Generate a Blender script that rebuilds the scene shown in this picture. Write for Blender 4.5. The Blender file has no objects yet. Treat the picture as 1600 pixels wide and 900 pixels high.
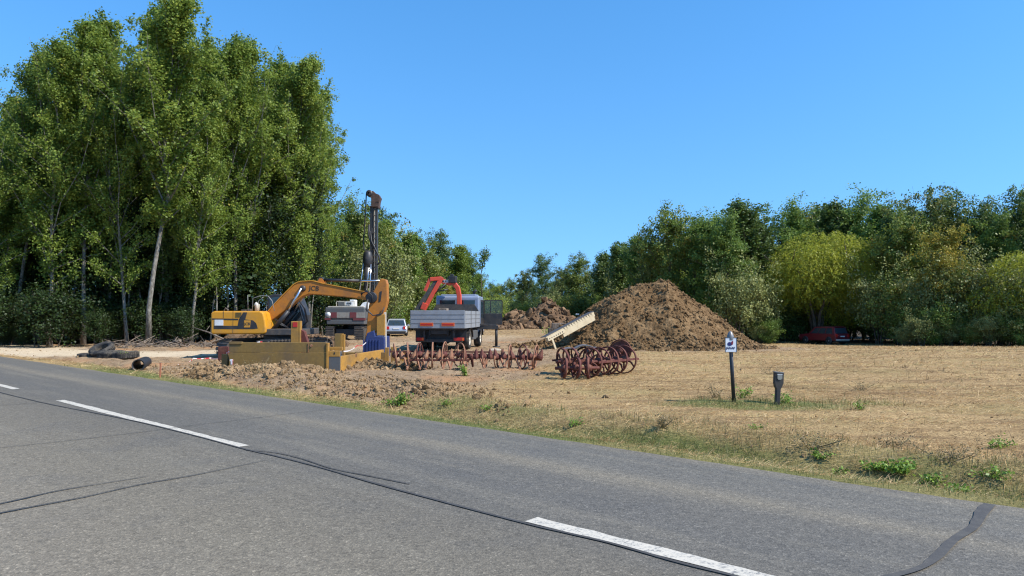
import bpy, math, random
import numpy as np
from mathutils import Vector, Matrix, Euler, noise as mnoise

R = math.radians
scene = bpy.context.scene
COL = scene.collection

# ------------------------------------------------------------------ camera
F = 1111.0            # focal length in pixels of a 1600 px wide frame
CAMZ = 1.65
PITCH = math.atan(42.0 / F)
cam_d = bpy.data.cameras.new("camera")
cam_d.sensor_width = 36.0
cam_d.lens = 36.0 * F / 1600.0
cam_d.clip_start = 0.1
cam_d.clip_end = 3000.0
cam = bpy.data.objects.new("camera", cam_d)
COL.objects.link(cam)
cam.location = (0, 0, CAMZ)
cam.rotation_euler = (R(90) + PITCH, 0, 0)
scene.camera = cam

# ------------------------------------------------------------------ sky, sun, exposure
SUN_AZ = R(110.0)      # clockwise from +Y towards +X
SUN_EL = R(47.0)
world = bpy.data.worlds.new("World")
scene.world = world
world.use_nodes = True
wn = world.node_tree
for n in list(wn.nodes):
    wn.nodes.remove(n)
sky = wn.nodes.new("ShaderNodeTexSky")
sky.sky_type = 'NISHITA'
sky.sun_disc = False
sky.sun_elevation = SUN_EL
sky.sun_rotation = SUN_AZ
sky.altitude = 200
sky.air_density = 1.0
sky.dust_density = 0.0
sky.ozone_density = 3.0
# the sky is looked up a little above each direction, so the white band at the horizon stays low
wtc = wn.nodes.new("ShaderNodeTexCoord")
wmp = wn.nodes.new("ShaderNodeMapping")
wmp.inputs['Scale'].default_value = (1, 1, .50)
wmp.inputs['Location'].default_value = (0, 0, .15)
wn.links.new(wtc.outputs['Generated'], wmp.inputs[0])
wn.links.new(wmp.outputs[0], sky.inputs[0])
hsv = wn.nodes.new("ShaderNodeHueSaturation")
hsv.inputs['Saturation'].default_value = 1.3
hsv.inputs['Value'].default_value = 1.0
bg = wn.nodes.new("ShaderNodeBackground")
bg.inputs['Strength'].default_value = 0.15
wo = wn.nodes.new("ShaderNodeOutputWorld")
wn.links.new(sky.outputs[0], hsv.inputs['Color'])
wn.links.new(hsv.outputs[0], bg.inputs['Color'])
wn.links.new(bg.outputs[0], wo.inputs['Surface'])

sun_d = bpy.data.lights.new("sun", 'SUN')
sun_d.energy = 4.5
sun_d.angle = R(0.53)
sun_d.color = (1.0, 0.95, 0.87)
sun = bpy.data.objects.new("sun", sun_d)
COL.objects.link(sun)
sdir = Vector((math.sin(SUN_AZ) * math.cos(SUN_EL), math.cos(SUN_AZ) * math.cos(SUN_EL), math.sin(SUN_EL)))
sun.rotation_euler = sdir.to_track_quat('Z', 'Y').to_euler()
sun.location = (30, 10, 40)

scene.view_settings.view_transform = 'Standard'
scene.view_settings.look = 'None'
scene.view_settings.gamma = 1.0
scene.view_settings.use_curve_mapping = False
scene.view_settings.exposure = 0.6
scene.render.engine = 'CYCLES'
scene.cycles.max_bounces = 6
scene.cycles.diffuse_bounces = 3
scene.cycles.glossy_bounces = 2
scene.cycles.transmission_bounces = 4
scene.cycles.transparent_max_bounces = 8
scene.cycles.use_denoising = True
scene.cycles.sample_clamp_indirect = 4.0
scene.cycles.filter_width = 1.2 if hasattr(scene.cycles, 'filter_width') else 1.5

# ------------------------------------------------------------------ geometry of the place
A48 = R(48.0)
RD = np.array([-math.sin(A48), math.cos(A48)])    # along the road, away from the camera
RN = np.array([math.cos(A48), math.sin(A48)])     # across the road, away from the camera
ROAD0, ROAD1 = 1.1, 7.5


def hash2(ix, iy, s):
    h = (ix.astype(np.int64) * 374761393 + iy.astype(np.int64) * 668265263 + s * 1274126177) & 0xffffffff
    h = ((h ^ (h >> 13)) * 1274126177) & 0xffffffff
    h = (h ^ (h >> 16)) & 0xffffffff
    return h.astype(np.float64) / 4294967295.0


def vnoise(x, y, s=0):
    x = np.asarray(x, float); y = np.asarray(y, float)
    ix = np.floor(x); iy = np.floor(y)
    fx = x - ix; fy = y - iy
    fx = fx * fx * (3 - 2 * fx); fy = fy * fy * (3 - 2 * fy)
    a = hash2(ix, iy, s); b = hash2(ix + 1, iy, s)
    c = hash2(ix, iy + 1, s); d = hash2(ix + 1, iy + 1, s)
    return (a * (1 - fx) + b * fx) * (1 - fy) + (c * (1 - fx) + d * fx) * fy


def fbm(x, y, s=0, o=4, g=0.5):
    t = 0; a = 1.0; w = 0
    for k in range(o):
        t = t + a * (vnoise(x * 2 ** k, y * 2 ** k, s + k * 17) - 0.5) * 2
        w += a
        a *= g
    return t / w


def sst(a, b, x):
    t = np.clip((x - a) / (b - a), 0, 1)
    return t * t * (3 - 2 * t)


def polydist(x, y, pts):
    best = None
    for (x0, y0), (x1, y1) in zip(pts[:-1], pts[1:]):
        dx, dy = x1 - x0, y1 - y0
        t = np.clip(((x - x0) * dx + (y - y0) * dy) / (dx * dx + dy * dy), 0, 1)
        d = np.hypot(x - x0 - t * dx, y - y0 - t * dy)
        best = d if best is None else np.minimum(best, d)
    return best


def un(x, y):
    return x * RD[0] + y * RD[1], x * RN[0] + y * RN[1]


TRACK = [(-90, 95.5), (-47, 57.5), (-27.5, 38.5), (-21, 32.6), (-16, 31.2), (-12.5, 33), (-8, 38), (-4, 46), (-1, 60)]
PILES = [  # cx, cy, height, left r, right r, depth r
    (8.3, 40.0, 3.85, 7.0, 5.2, 5.0),
]


def masks(x, y):
    """how much soil, gravel, green grass there is at a point"""
    u, n = un(x, y)
    wob = fbm(x * .35, y * .35, 5, 3) * 1.6
    wob2 = fbm(x * 1.3, y * 1.3, 9, 3) * .6
    edge = -1.9 + (y - 12) * .27
    soil = sst(1.0, -1.2, x - edge + wob + wob2)
    soil = soil * sst(8.3, 9.0, n + wob2 * .6)
    soil = soil * (1 - .55 * sst(48, 62, y))
    dp = np.hypot((x - 8) / 7.6, (y - 39.5) / 5.6)
    soil = np.maximum(soil, sst(1.22, .96, dp + wob2 * .15))
    dp2 = np.hypot((x - 5) / 12, (y - 97) / 8)
    soil = np.maximum(soil, .8 * sst(1.3, .8, dp2 + wob2 * .15))
    gd = polydist(x, y, TRACK)
    grav = sst(3.0, 1.5, gd + wob * .3 + wob2 * .35) * (1 - .75 * sst(-15, -10, x))
    # green strip beside the road
    gw = .85 + .75 * sst(13, 7, u) + .25 * fbm(u * .4, n * .4, 21, 3)
    green = sst(gw + 8.0, gw + 7.4, n) * sst(7.3, 7.5, n)
    green = green * (.6 + .4 * sst(-.45, .25, fbm(x * .9, y * .9, 31, 3))) * sst(30, 22, u)
    # patches round the two marker posts, and along the ditch
    pa = sst(1.25, .5, np.hypot((x - 4.75) / 1.9, (y - 13.7) / 1.0) + wob2 * .5)
    pb = sst(1.3, .4, np.hypot((x - 6.9) / 1.1, (y - 14.2) / .6) + wob2 * .8) * .55
    di = sst(1.1, .3, np.abs(n - 9.3) / 1.3 + wob2 * .5) * (.25 + .6 * sst(0, .4, fbm(x * .5, y * .5, 44, 3))) * sst(13, 8, u)
    green = np.maximum.reduce([green, pa * .9, pb, di])
    green = green * (1 - soil * .8) 
    return soil, grav * (1 - .0 * soil), green


def gz(x, y, fine=True):
    x = np.asarray(x, float); y = np.asarray(y, float)
    u, n = un(x, y)
    z = -.03 - .07 * sst(7.6, 10.5, n)
    # the ditch runs along the road at the right and is filled in at the left
    dd = sst(12.5, 8, u) * .20 + .05
    z = z - dd * np.exp(-((n - 8.75) / .42) ** 2) + dd * .35 * np.exp(-((n - 9.8) / .5) ** 2)
    # spoil ridge thrown up beside the road
    soil, grav, green = masks(x, y)
    rid = sst(8.4, 9.3, n) * sst(12.6, 10.8, n) * sst(8.5, 11.5, u) * sst(25, 21, u)
    rn = np.abs(fbm(x * .55, y * .55, 61, 4))
    z = z + rid * (.02 + .34 * rn)
    hp = np.exp(-(((x + 5.9) / 1.3) ** 2 + ((y - 19.4) / .9) ** 2)) * .12
    z = z + hp
    # the field falls away to the right and far
    z = z - 1.15 * sst(30, 72, y) * sst(2, 24, x) - .5 * sst(72, 140, y) * sst(10, 40, x)
    near = sst(7.55, 8.4, n)
    z = z + fbm(x * .25, y * .25, 71, 3) * .07 * near
    z = z + fbm((x * .98 - y * .2) * .28, (x * .2 + y * .98) * 1.5, 101, 4) * .05 * near * (1 - soil) * sst(9.5, 12, n)
    if fine:
        z = z + near * (fbm(x * 1.7, y * 1.7, 81, 4) * (.035 + .07 * soil) * (1 - .75 * grav))
        z = z + near * soil * (1 - .8 * grav) * np.abs(fbm(x * 4.3, y * 4.3, 91, 3)) * .06
    z = np.where(n < 7.49, -.16, z)
    return z


def gz1(x, y):
    return float(gz(np.array([x]), np.array([y]))[0])


def ray(px, py):
    u = (px - 800) / F; v = (450 - py) / F
    c, s = math.cos(PITCH), math.sin(PITCH)
    return Vector((u, c - v * s, s + v * c))


def at(px, py, Y):
    """the point of the place that lies Y metres ahead in the direction of photo pixel px, py"""
    d = ray(px, py)
    t = Y / d.y
    return Vector((d.x * t, Y, CAMZ + d.z * t))


def on(px, py, z=None):
    d = ray(px, py)
    zz = -.1 if z is None else z
    for _ in range(8 if z is None else 1):
        t = (zz - CAMZ) / d.z
        if z is None:
            zz = .5 * zz + .5 * gz1(d.x * t, d.y * t)
    return Vector((d.x * t, d.y * t, zz))


def gx(px, Y):
    """ground point below pixel column px at depth Y"""
    x = (px - 800) / F * Y * 1.0
    return Vector((x, Y, gz1(x, Y)))


# ------------------------------------------------------------------ materials
MATS = {}


def newmat(name):
    m = bpy.data.materials.new(name)
    m.use_nodes = True
    nt = m.node_tree
    for n in list(nt.nodes):
        nt.nodes.remove(n)
    out = nt.nodes.new("ShaderNodeOutputMaterial")
    return m, nt, out


def N(nt, t, **kw):
    n = nt.nodes.new(t)
    for k, v in kw.items():
        if k.startswith('i_'):
            n.inputs[k[2:].replace('_', ' ')].default_value = v
        else:
            setattr(n, k, v)
    return n


def ramp(nt, stops, fac=None):
    r = nt.nodes.new("ShaderNodeValToRGB")
    e = r.color_ramp.elements
    while len(e) > 1:
        e.remove(e[-1])
    e[0].position = stops[0][0]; e[0].color = (*stops[0][1], 1)
    for p, c in stops[1:]:
        q = e.new(p); q.color = (*c, 1)
    if fac is not None:
        nt.links.new(fac, r.inputs[0])
    return r


def mixc(nt, a, b, fac):
    m = nt.nodes.new("ShaderNodeMix"); m.data_type = 'RGBA'
    for s, v in ((6, a), (7, b), (0, fac)):
        if isinstance(v, (tuple, list)):
            m.inputs[s].default_value = (*v, 1) if len(v) == 3 else v
        elif isinstance(v, (int, float)):
            m.inputs[s].default_value = v
        else:
            nt.links.new(v, m.inputs[s])
    return m.outputs[2]


def mth(nt, op, a, b=None, clamp=False):
    m = nt.nodes.new("ShaderNodeMath"); m.operation = op; m.use_clamp = clamp
    for s, v in ((0, a), (1, b)):
        if v is None:
            continue
        if isinstance(v, (int, float)):
            m.inputs[s].default_value = v
        else:
            nt.links.new(v, m.inputs[s])
    return m.outputs[0]


def paint(name, col, rough=.5, metal=0.0, dirt=(.16, .11, .07), amount=.45, scale=3.0, bump=.15, spec=.5, chips=None):
    """worn paint or metal: base colour broken up by dust, scuffs and low dirt"""
    if name in MATS:
        return MATS[name]
    m, nt, out = newmat(name)
    b = N(nt, "ShaderNodeBsdfPrincipled")
    tc = N(nt, "ShaderNodeTexCoord")
    n1 = N(nt, "ShaderNodeTexNoise", i_Scale=scale, i_Detail=8.0, i_Roughness=.65)
    n2 = N(nt, "ShaderNodeTexNoise", i_Scale=scale * 9, i_Detail=5.0, i_Roughness=.6)
    nt.links.new(tc.outputs['Object'], n1.inputs['Vector'])
    nt.links.new(tc.outputs['Object'], n2.inputs['Vector'])
    f = ramp(nt, [(.45, (0, 0, 0)), (.72, (amount,) * 3)], n1.outputs[0])
    c = mixc(nt, col, dirt, f.outputs[0])
    f2 = ramp(nt, [(.35, (0, 0, 0)), (.75, (amount * .5,) * 3)], n2.outputs[0])
    c = mixc(nt, c, tuple(min(1, v * .55) for v in col), f2.outputs[0])
    if chips:
        n3 = N(nt, "ShaderNodeTexNoise", i_Scale=scale * 7.5, i_Detail=9.0, i_Roughness=.7)
        nt.links.new(tc.outputs['Object'], n3.inputs['Vector'])
        f3 = ramp(nt, [(.60, (0, 0, 0)), (.70, (.85, .85, .85))], n3.outputs[0])
        c = mixc(nt, c, chips, f3.outputs[0])
    nt.links.new(c, b.inputs['Base Color'])
    b.inputs['Roughness'].default_value = rough
    b.inputs['Metallic'].default_value = metal
    b.inputs['Specular IOR Level'].default_value = spec
    if bump:
        bp = N(nt, "ShaderNodeBump", i_Strength=bump, i_Distance=.01)
        nt.links.new(n2.outputs[0], bp.inputs['Height'])
        nt.links.new(bp.outputs[0], b.inputs['Normal'])
    nt.links.new(b.outputs[0], out.inputs[0])
    MATS[name] = m
    return m


def glass(name, col=(.02, .03, .035), rough=.08):
    if name in MATS:
        return MATS[name]
    m, nt, out = newmat(name)
    b = N(nt, "ShaderNodeBsdfPrincipled")
    b.inputs['Base Color'].default_value = (*col, 1)
    b.inputs['Roughness'].default_value = rough
    b.inputs['Specular IOR Level'].default_value = .8
    nt.links.new(b.outputs[0], out.inputs[0])
    MATS[name] = m
    return m


def leafmat(name, c_dark, c_mid, c_lite, trans=.35, rough=.5, spec=.4, c_odd=None, odd=.0):
    m, nt, out = newmat(name)
    at_ = N(nt, "ShaderNodeAttribute", attribute_name="tint")
    oi = N(nt, "ShaderNodeObjectInfo")
    f = mth(nt, 'ADD', at_.outputs['Fac'], mth(nt, 'MULTIPLY', mth(nt, 'SUBTRACT', oi.outputs['Random'], .5), .22), True)
    rp = ramp(nt, [(0.0, c_dark), (.5, c_mid), (1.0, c_lite)], f)
    c = rp.outputs[0]
    if c_odd:
        a2 = N(nt, "ShaderNodeAttribute", attribute_name="odd")
        c = mixc(nt, c, c_odd, mth(nt, 'GREATER_THAN', a2.outputs['Fac'], 1 - odd))
    b = N(nt, "ShaderNodeBsdfPrincipled")
    nt.links.new(c, b.inputs['Base Color'])
    b.inputs['Roughness'].default_value = rough
    b.inputs['Specular IOR Level'].default_value = spec
    t = N(nt, "ShaderNodeBsdfTranslucent")
    nt.links.new(mixc(nt, c, (.15, .17, .02), .3), t.inputs[0])
    mx = N(nt, "ShaderNodeMixShader")
    mx.inputs[0].default_value = trans
    nt.links.new(b.outputs[0], mx.inputs[1]); nt.links.new(t.outputs[0], mx.inputs[2])
    nt.links.new(mx.outputs[0], out.inputs[0])
    return m


# ------------------------------------------------------------------ mesh helpers
def tag(o, label=None, cat=None, group=None, kind=None):
    if label: o['label'] = label
    if cat: o['category'] = cat
    if group: o['group'] = group
    if kind: o['kind'] = kind
    return o


def thing(name, label, cat, loc=(0, 0, 0), rotz=0.0, group=None):
    o = bpy.data.objects.new(name, None)
    o.empty_display_size = .2
    COL.objects.link(o)
    o.location = loc
    o.rotation_euler = (0, 0, rotz)
    return tag(o, label, cat, group)


class MB:
    def __init__(s):
        s.v = []; s.f = []; s.sm = []

    def add(s, vs, fs, smooth=False):
        k = len(s.v)
        s.v += [tuple(p) for p in vs]
        s.f += [[i + k for i in f] for f in fs]
        s.sm += [smooth] * len(fs)
        return s

    def box(s, lo, hi, M=None):
        (x0, y0, z0), (x1, y1, z1) = lo, hi
        vs = [Vector((x, y, z)) for x in (x0, x1) for y in (y0, y1) for z in (z0, z1)]
        if M is not None:
            vs = [M @ p for p in vs]
        return s.add(vs, [(0, 1, 3, 2), (4, 6, 7, 5), (0, 4, 5, 1), (2, 3, 7, 6), (0, 2, 6, 4), (1, 5, 7, 3)])

    def bar(s, a, b, w, h, up=(0, 0, 1)):
        """box beam from a to b, w wide, h high"""
        a = Vector(a); b = Vector(b)
        d = (b - a).normalized()
        up = Vector(up)
        if abs(d.dot(up)) > .98:
            up = Vector((0, 1, 0))
        sd = d.cross(up).normalized(); u2 = sd.cross(d)
        vs = [p + sd * (w / 2 * i) + u2 * (h / 2 * j) for p in (a, b) for i in (-1, 1) for j in (-1, 1)]
        return s.add(vs, [(0, 1, 3, 2), (4, 6, 7, 5), (0, 4, 5, 1), (2, 3, 7, 6), (0, 2, 6, 4), (1, 5, 7, 3)])

    def prism(s, poly, y0, y1, plane='xz', M=None):
        n = len(poly)
        def P(a, b, c):
            v = {'xz': Vector((a, c, b)), 'xy': Vector((a, b, c)), 'yz': Vector((c, a, b))}[plane]
            return M @ v if M is not None else v
        vs = [P(a, b, y0) for a, b in poly] + [P(a, b, y1) for a, b in poly]
        fs = [list(range(n)), list(range(2 * n - 1, n - 1, -1))]
        fs += [(i, i + n, (i + 1) % n + n, (i + 1) % n) for i in range(n)]
        return s.add(vs, fs)

    def tube(s, pts, r, n=8, cap=True, smooth=True):
        pts = [Vector(p) for p in pts]
        rs = r if isinstance(r, (list, tuple)) else [r] * len(pts)
        vs = []
        ref = None
        for i, p in enumerate(pts):
            d = (pts[min(i + 1, len(pts) - 1)] - pts[max(i - 1, 0)])
            d = d.normalized() if d.length > 1e-9 else Vector((0, 0, 1))
            if ref is None:
                ref = Vector((0, 0, 1)) if abs(d.z) < .9 else Vector((1, 0, 0))
            a = d.cross(ref).normalized(); b = a.cross(d).normalized()
            ref = b
            for k in range(n):
                t = 2 * math.pi * k / n
                vs.append(p + a * (rs[i] * math.cos(t)) + b * (rs[i] * math.sin(t)))
        fs = []
        for i in range(len(pts) - 1):
            for k in range(n):
                fs.append((i * n + k, i * n + (k + 1) % n, (i + 1) * n + (k + 1) % n, (i + 1) * n + k))
        s.add(vs, fs, smooth)
        if cap:
            k = len(s.v) - len(vs)
            s.f.append([k + i for i in range(n - 1, -1, -1)]); s.sm.append(False)
            m = k + (len(pts) - 1) * n
            s.f.append([m + i for i in range(n)]); s.sm.append(False)
        return s

    def lathe(s, prof, c=(0, 0, 0), axis='z', n=24, smooth=True, M=None, arc=(0, 2 * math.pi)):
        """prof: list of (radius, height along the axis)"""
        vs = []
        full = abs(arc[1] - arc[0] - 2 * math.pi) < 1e-6
        m = n if full else n + 1
        for k in range(m):
            t = arc[0] + (arc[1] - arc[0]) * k / n
            for r, h in prof:
                a, b = r * math.cos(t), r * math.sin(t)
                p = {'z': (a, b, h), 'x': (h, a, b), 'y': (a, h, b)}[axis]
                p = Vector(p) + Vector(c)
                vs.append(M @ p if M is not None else p)
        q = len(prof)
        fs = []
        for k in range(n):
            k2 = (k + 1) % m
            for i in range(q - 1):
                fs.append((k * q + i, k * q + i + 1, k2 * q + i + 1, k2 * q + i))
        return s.add(vs, fs, smooth)

    def build(s, name, mat, parent=None, bevel=0.0, loc=None):
        me = bpy.data.meshes.new(name)
        me.from_pydata(s.v, [], s.f)
        me.polygons.foreach_set('use_smooth', s.sm)
        me.materials.append(mat)
        me.update()
        import bmesh
        bm = bmesh.new(); bm.from_mesh(me)
        bmesh.ops.recalc_face_normals(bm, faces=bm.faces)
        bm.to_mesh(me); bm.free()
        o = bpy.data.objects.new(name, me)
        COL.objects.link(o)
        if parent is not None:
            o.parent = parent
        if loc is not None:
            o.location = loc
        if bevel:
            md = o.modifiers.new("bevel", 'BEVEL')
            md.width = bevel; md.segments = 2; md.limit_method = 'ANGLE'; md.angle_limit = R(40)
        return o


def npmesh(name, verts, faces, mat, attrs=None, smooth=False, k=None):
    """fast mesh from numpy arrays; faces is (m, k)"""
    me = bpy.data.meshes.new(name)
    nv = len(verts); nf, k = faces.shape
    me.vertices.add(nv)
    me.vertices.foreach_set('co', np.ascontiguousarray(verts, np.float32).ravel())
    me.loops.add(nf * k)
    me.loops.foreach_set('vertex_index', np.ascontiguousarray(faces, np.int32).ravel())
    me.polygons.add(nf)
    me.polygons.foreach_set('loop_start', np.arange(0, nf * k, k, dtype=np.int32))
    try:
        me.polygons.foreach_set('loop_total', np.full(nf, k, np.int32))
    except Exception:
        pass
    me.polygons.foreach_set('use_smooth', np.full(nf, smooth, bool))
    for an, av in (attrs or {}).items():
        a = me.attributes.new(an, 'FLOAT', 'POINT')
        a.data.foreach_set('value', np.ascontiguousarray(av, np.float32))
    me.materials.append(mat)
    me.update(calc_edges=True)
    me.validate()
    return me


def link(name, me, parent=None):
    o = bpy.data.objects.new(name, me)
    COL.objects.link(o)
    if parent is not None:
        o.parent = parent
    return o


def text(name, s, size, mat, parent, loc, rot=(R(90), 0, 0), ext=.004, bold=0.0, sx=1.0):
    cu = bpy.data.curves.new(name, 'FONT')
    cu.body = s; cu.size = size; cu.extrude = ext; cu.align_x = 'CENTER'; cu.align_y = 'CENTER'
    cu.offset = bold
    tmp = bpy.data.objects.new(name, cu)
    COL.objects.link(tmp)
    dg = bpy.context.evaluated_depsgraph_get()
    me = bpy.data.meshes.new_from_object(tmp.evaluated_get(dg))
    bpy.data.objects.remove(tmp)
    me.materials.clear(); me.materials.append(mat)
    o = link(name, me, parent)
    o.location = loc; o.rotation_euler = rot; o.scale = (sx, 1, 1)
    return o


def copy_tree(o, parent=None):
    c = o.copy(); COL.objects.link(c)
    if parent is not None:
        c.parent = parent
    for ch in list(o.children):
        copy_tree(ch, c)
    return c

# ================================================================== GROUND
def ground_material():
    m, nt, out = newmat("ground_soil_and_straw")
    b = N(nt, "ShaderNodeBsdfPrincipled")
    tc = N(nt, "ShaderNodeTexCoord")
    def noise(sc, det=6.0, ro=.6, vec=None):
        n = N(nt, "ShaderNodeTexNoise", i_Scale=sc, i_Detail=det, i_Roughness=ro)
        nt.links.new(vec or tc.outputs['Object'], n.inputs['Vector'])
        return n.outputs[0]
    mp = N(nt, "ShaderNodeMapping")
    mp.inputs['Rotation'].default_value = (0, 0, R(-12))
    mp.inputs['Scale'].default_value = (.35, 2.2, 1)
    nt.links.new(tc.outputs['Object'], mp.inputs[0])
    row = noise(1.1, 5, .6, mp.outputs[0])
    fine = noise(26, 5, .75)
    mid = noise(3.5, 6, .65)
    big = noise(.35, 4, .6)
    straw = ramp(nt, [(.28, (.06, .042, .02)), (.42, (.21, .14, .065)), (.56, (.45, .30, .14)), (.75, (.62, .45, .235))], fine).outputs[0]
    straw = mixc(nt, straw, (.20, .125, .06), ramp(nt, [(.46, (0, 0, 0)), (.66, (.9,) * 3)], row).outputs[0])
    straw = mixc(nt, straw, (.30, .25, .10), ramp(nt, [(.5, (0, 0, 0)), (.7, (.5,) * 3)], big).outputs[0])
    soil = ramp(nt, [(.3, (.10, .06, .03)), (.5, (.235, .15, .08)), (.72, (.40, .28, .16))], mid).outputs[0]
    soil = mixc(nt, soil, ramp(nt, [(.35, (.10, .065, .04)), (.65, (.50, .37, .235))], fine).outputs[0], .45)
    soil = mixc(nt, soil, (.38, .20, .095), ramp(nt, [(.52, (0, 0, 0)), (.66, (.7,) * 3)], big).outputs[0])
    grav = ramp(nt, [(.3, (.36, .27, .17)), (.5, (.56, .44, .29)), (.7, (.68, .57, .41))], fine).outputs[0]
    grav = mixc(nt, grav, (.42, .31, .20), ramp(nt, [(.45, (0, 0, 0)), (.7, (.6,) * 3)], mid).outputs[0])
    green = ramp(nt, [(.3, (.05, .07, .02)), (.55, (.16, .17, .05)), (.75, (.28, .25, .10))], fine).outputs[0]
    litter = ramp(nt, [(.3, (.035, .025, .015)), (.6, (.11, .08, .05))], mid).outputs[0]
    def att(nm):
        return N(nt, "ShaderNodeAttribute", attribute_name=nm).outputs['Fac']
    c = mixc(nt, straw, soil, att("soil"))
    c = mixc(nt, c, green, att("green"))
    c = mixc(nt, c, grav, att("gravel"))
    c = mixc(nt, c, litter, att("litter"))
    nt.links.new(c, b.inputs['Base Color'])
    b.inputs['Roughness'].default_value = .95
    b.inputs['Specular IOR Level'].default_value = .1
    bp = N(nt, "ShaderNodeBump", i_Strength=.8, i_Distance=.03)
    nt.links.new(mth(nt, 'ADD', fine, mid), bp.inputs['Height'])
    nt.links.new(bp.outputs[0], b.inputs['Normal'])
    nt.links.new(b.outputs[0], out.inputs[0])
    return m


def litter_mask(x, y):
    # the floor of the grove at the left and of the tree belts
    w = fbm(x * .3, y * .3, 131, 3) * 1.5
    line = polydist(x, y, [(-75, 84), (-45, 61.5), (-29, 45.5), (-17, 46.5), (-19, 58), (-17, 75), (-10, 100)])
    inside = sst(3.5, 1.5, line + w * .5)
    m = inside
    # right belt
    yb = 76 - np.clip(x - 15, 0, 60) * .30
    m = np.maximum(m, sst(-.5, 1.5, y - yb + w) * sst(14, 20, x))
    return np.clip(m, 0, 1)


def build_ground():
    def spacing(lo, hi, a, b, d0, g):
        """fine (step d0) between a and b, growing geometrically outside"""
        mid = list(np.arange(a, b, d0))
        up = []; x = b; d = d0
        while x < hi:
            up.append(x); d *= g; x += d
        up.append(hi)
        dn = []; x = a; d = d0
        while x > lo:
            d *= g; x -= d; dn.append(max(x, lo))
        return np.array(dn[::-1] + mid + up)
    us = spacing(-700, 1500, 0, 40, .11, 1.05)
    ns = np.concatenate([[-600, -200, -60, -20, -5, 0, 3, 6, 7.3, 7.47], spacing(7.5, 1500, 7.5, 27, .075, 1.035)])
    U, Nn = np.meshgrid(us, ns, indexing='ij')
    X = U * RD[0] + Nn * RN[0]; Y = U * RD[1] + Nn * RN[1]
    Z = gz(X.ravel(), Y.ravel()).reshape(X.shape)
    so, gr, gn = masks(X.ravel(), Y.ravel())
    li = litter_mask(X.ravel(), Y.ravel())
    a, b = X.shape
    idx = np.arange(a * b).reshape(a, b)
    f = np.stack([idx[:-1, :-1], idx[1:, :-1], idx[1:, 1:], idx[:-1, 1:]], -1).reshape(-1, 4)[:, ::-1]
    V = np.stack([X.ravel(), Y.ravel(), Z.ravel()], -1)
    me = npmesh("ground", V, f, ground_material(), dict(soil=so, gravel=gr, green=gn, litter=li), smooth=True)
    o = link("ground", me)
    tag(o, "dry mown field with bare soil and a sandy track beside the road", "ground", kind='structure')


build_ground()


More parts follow.
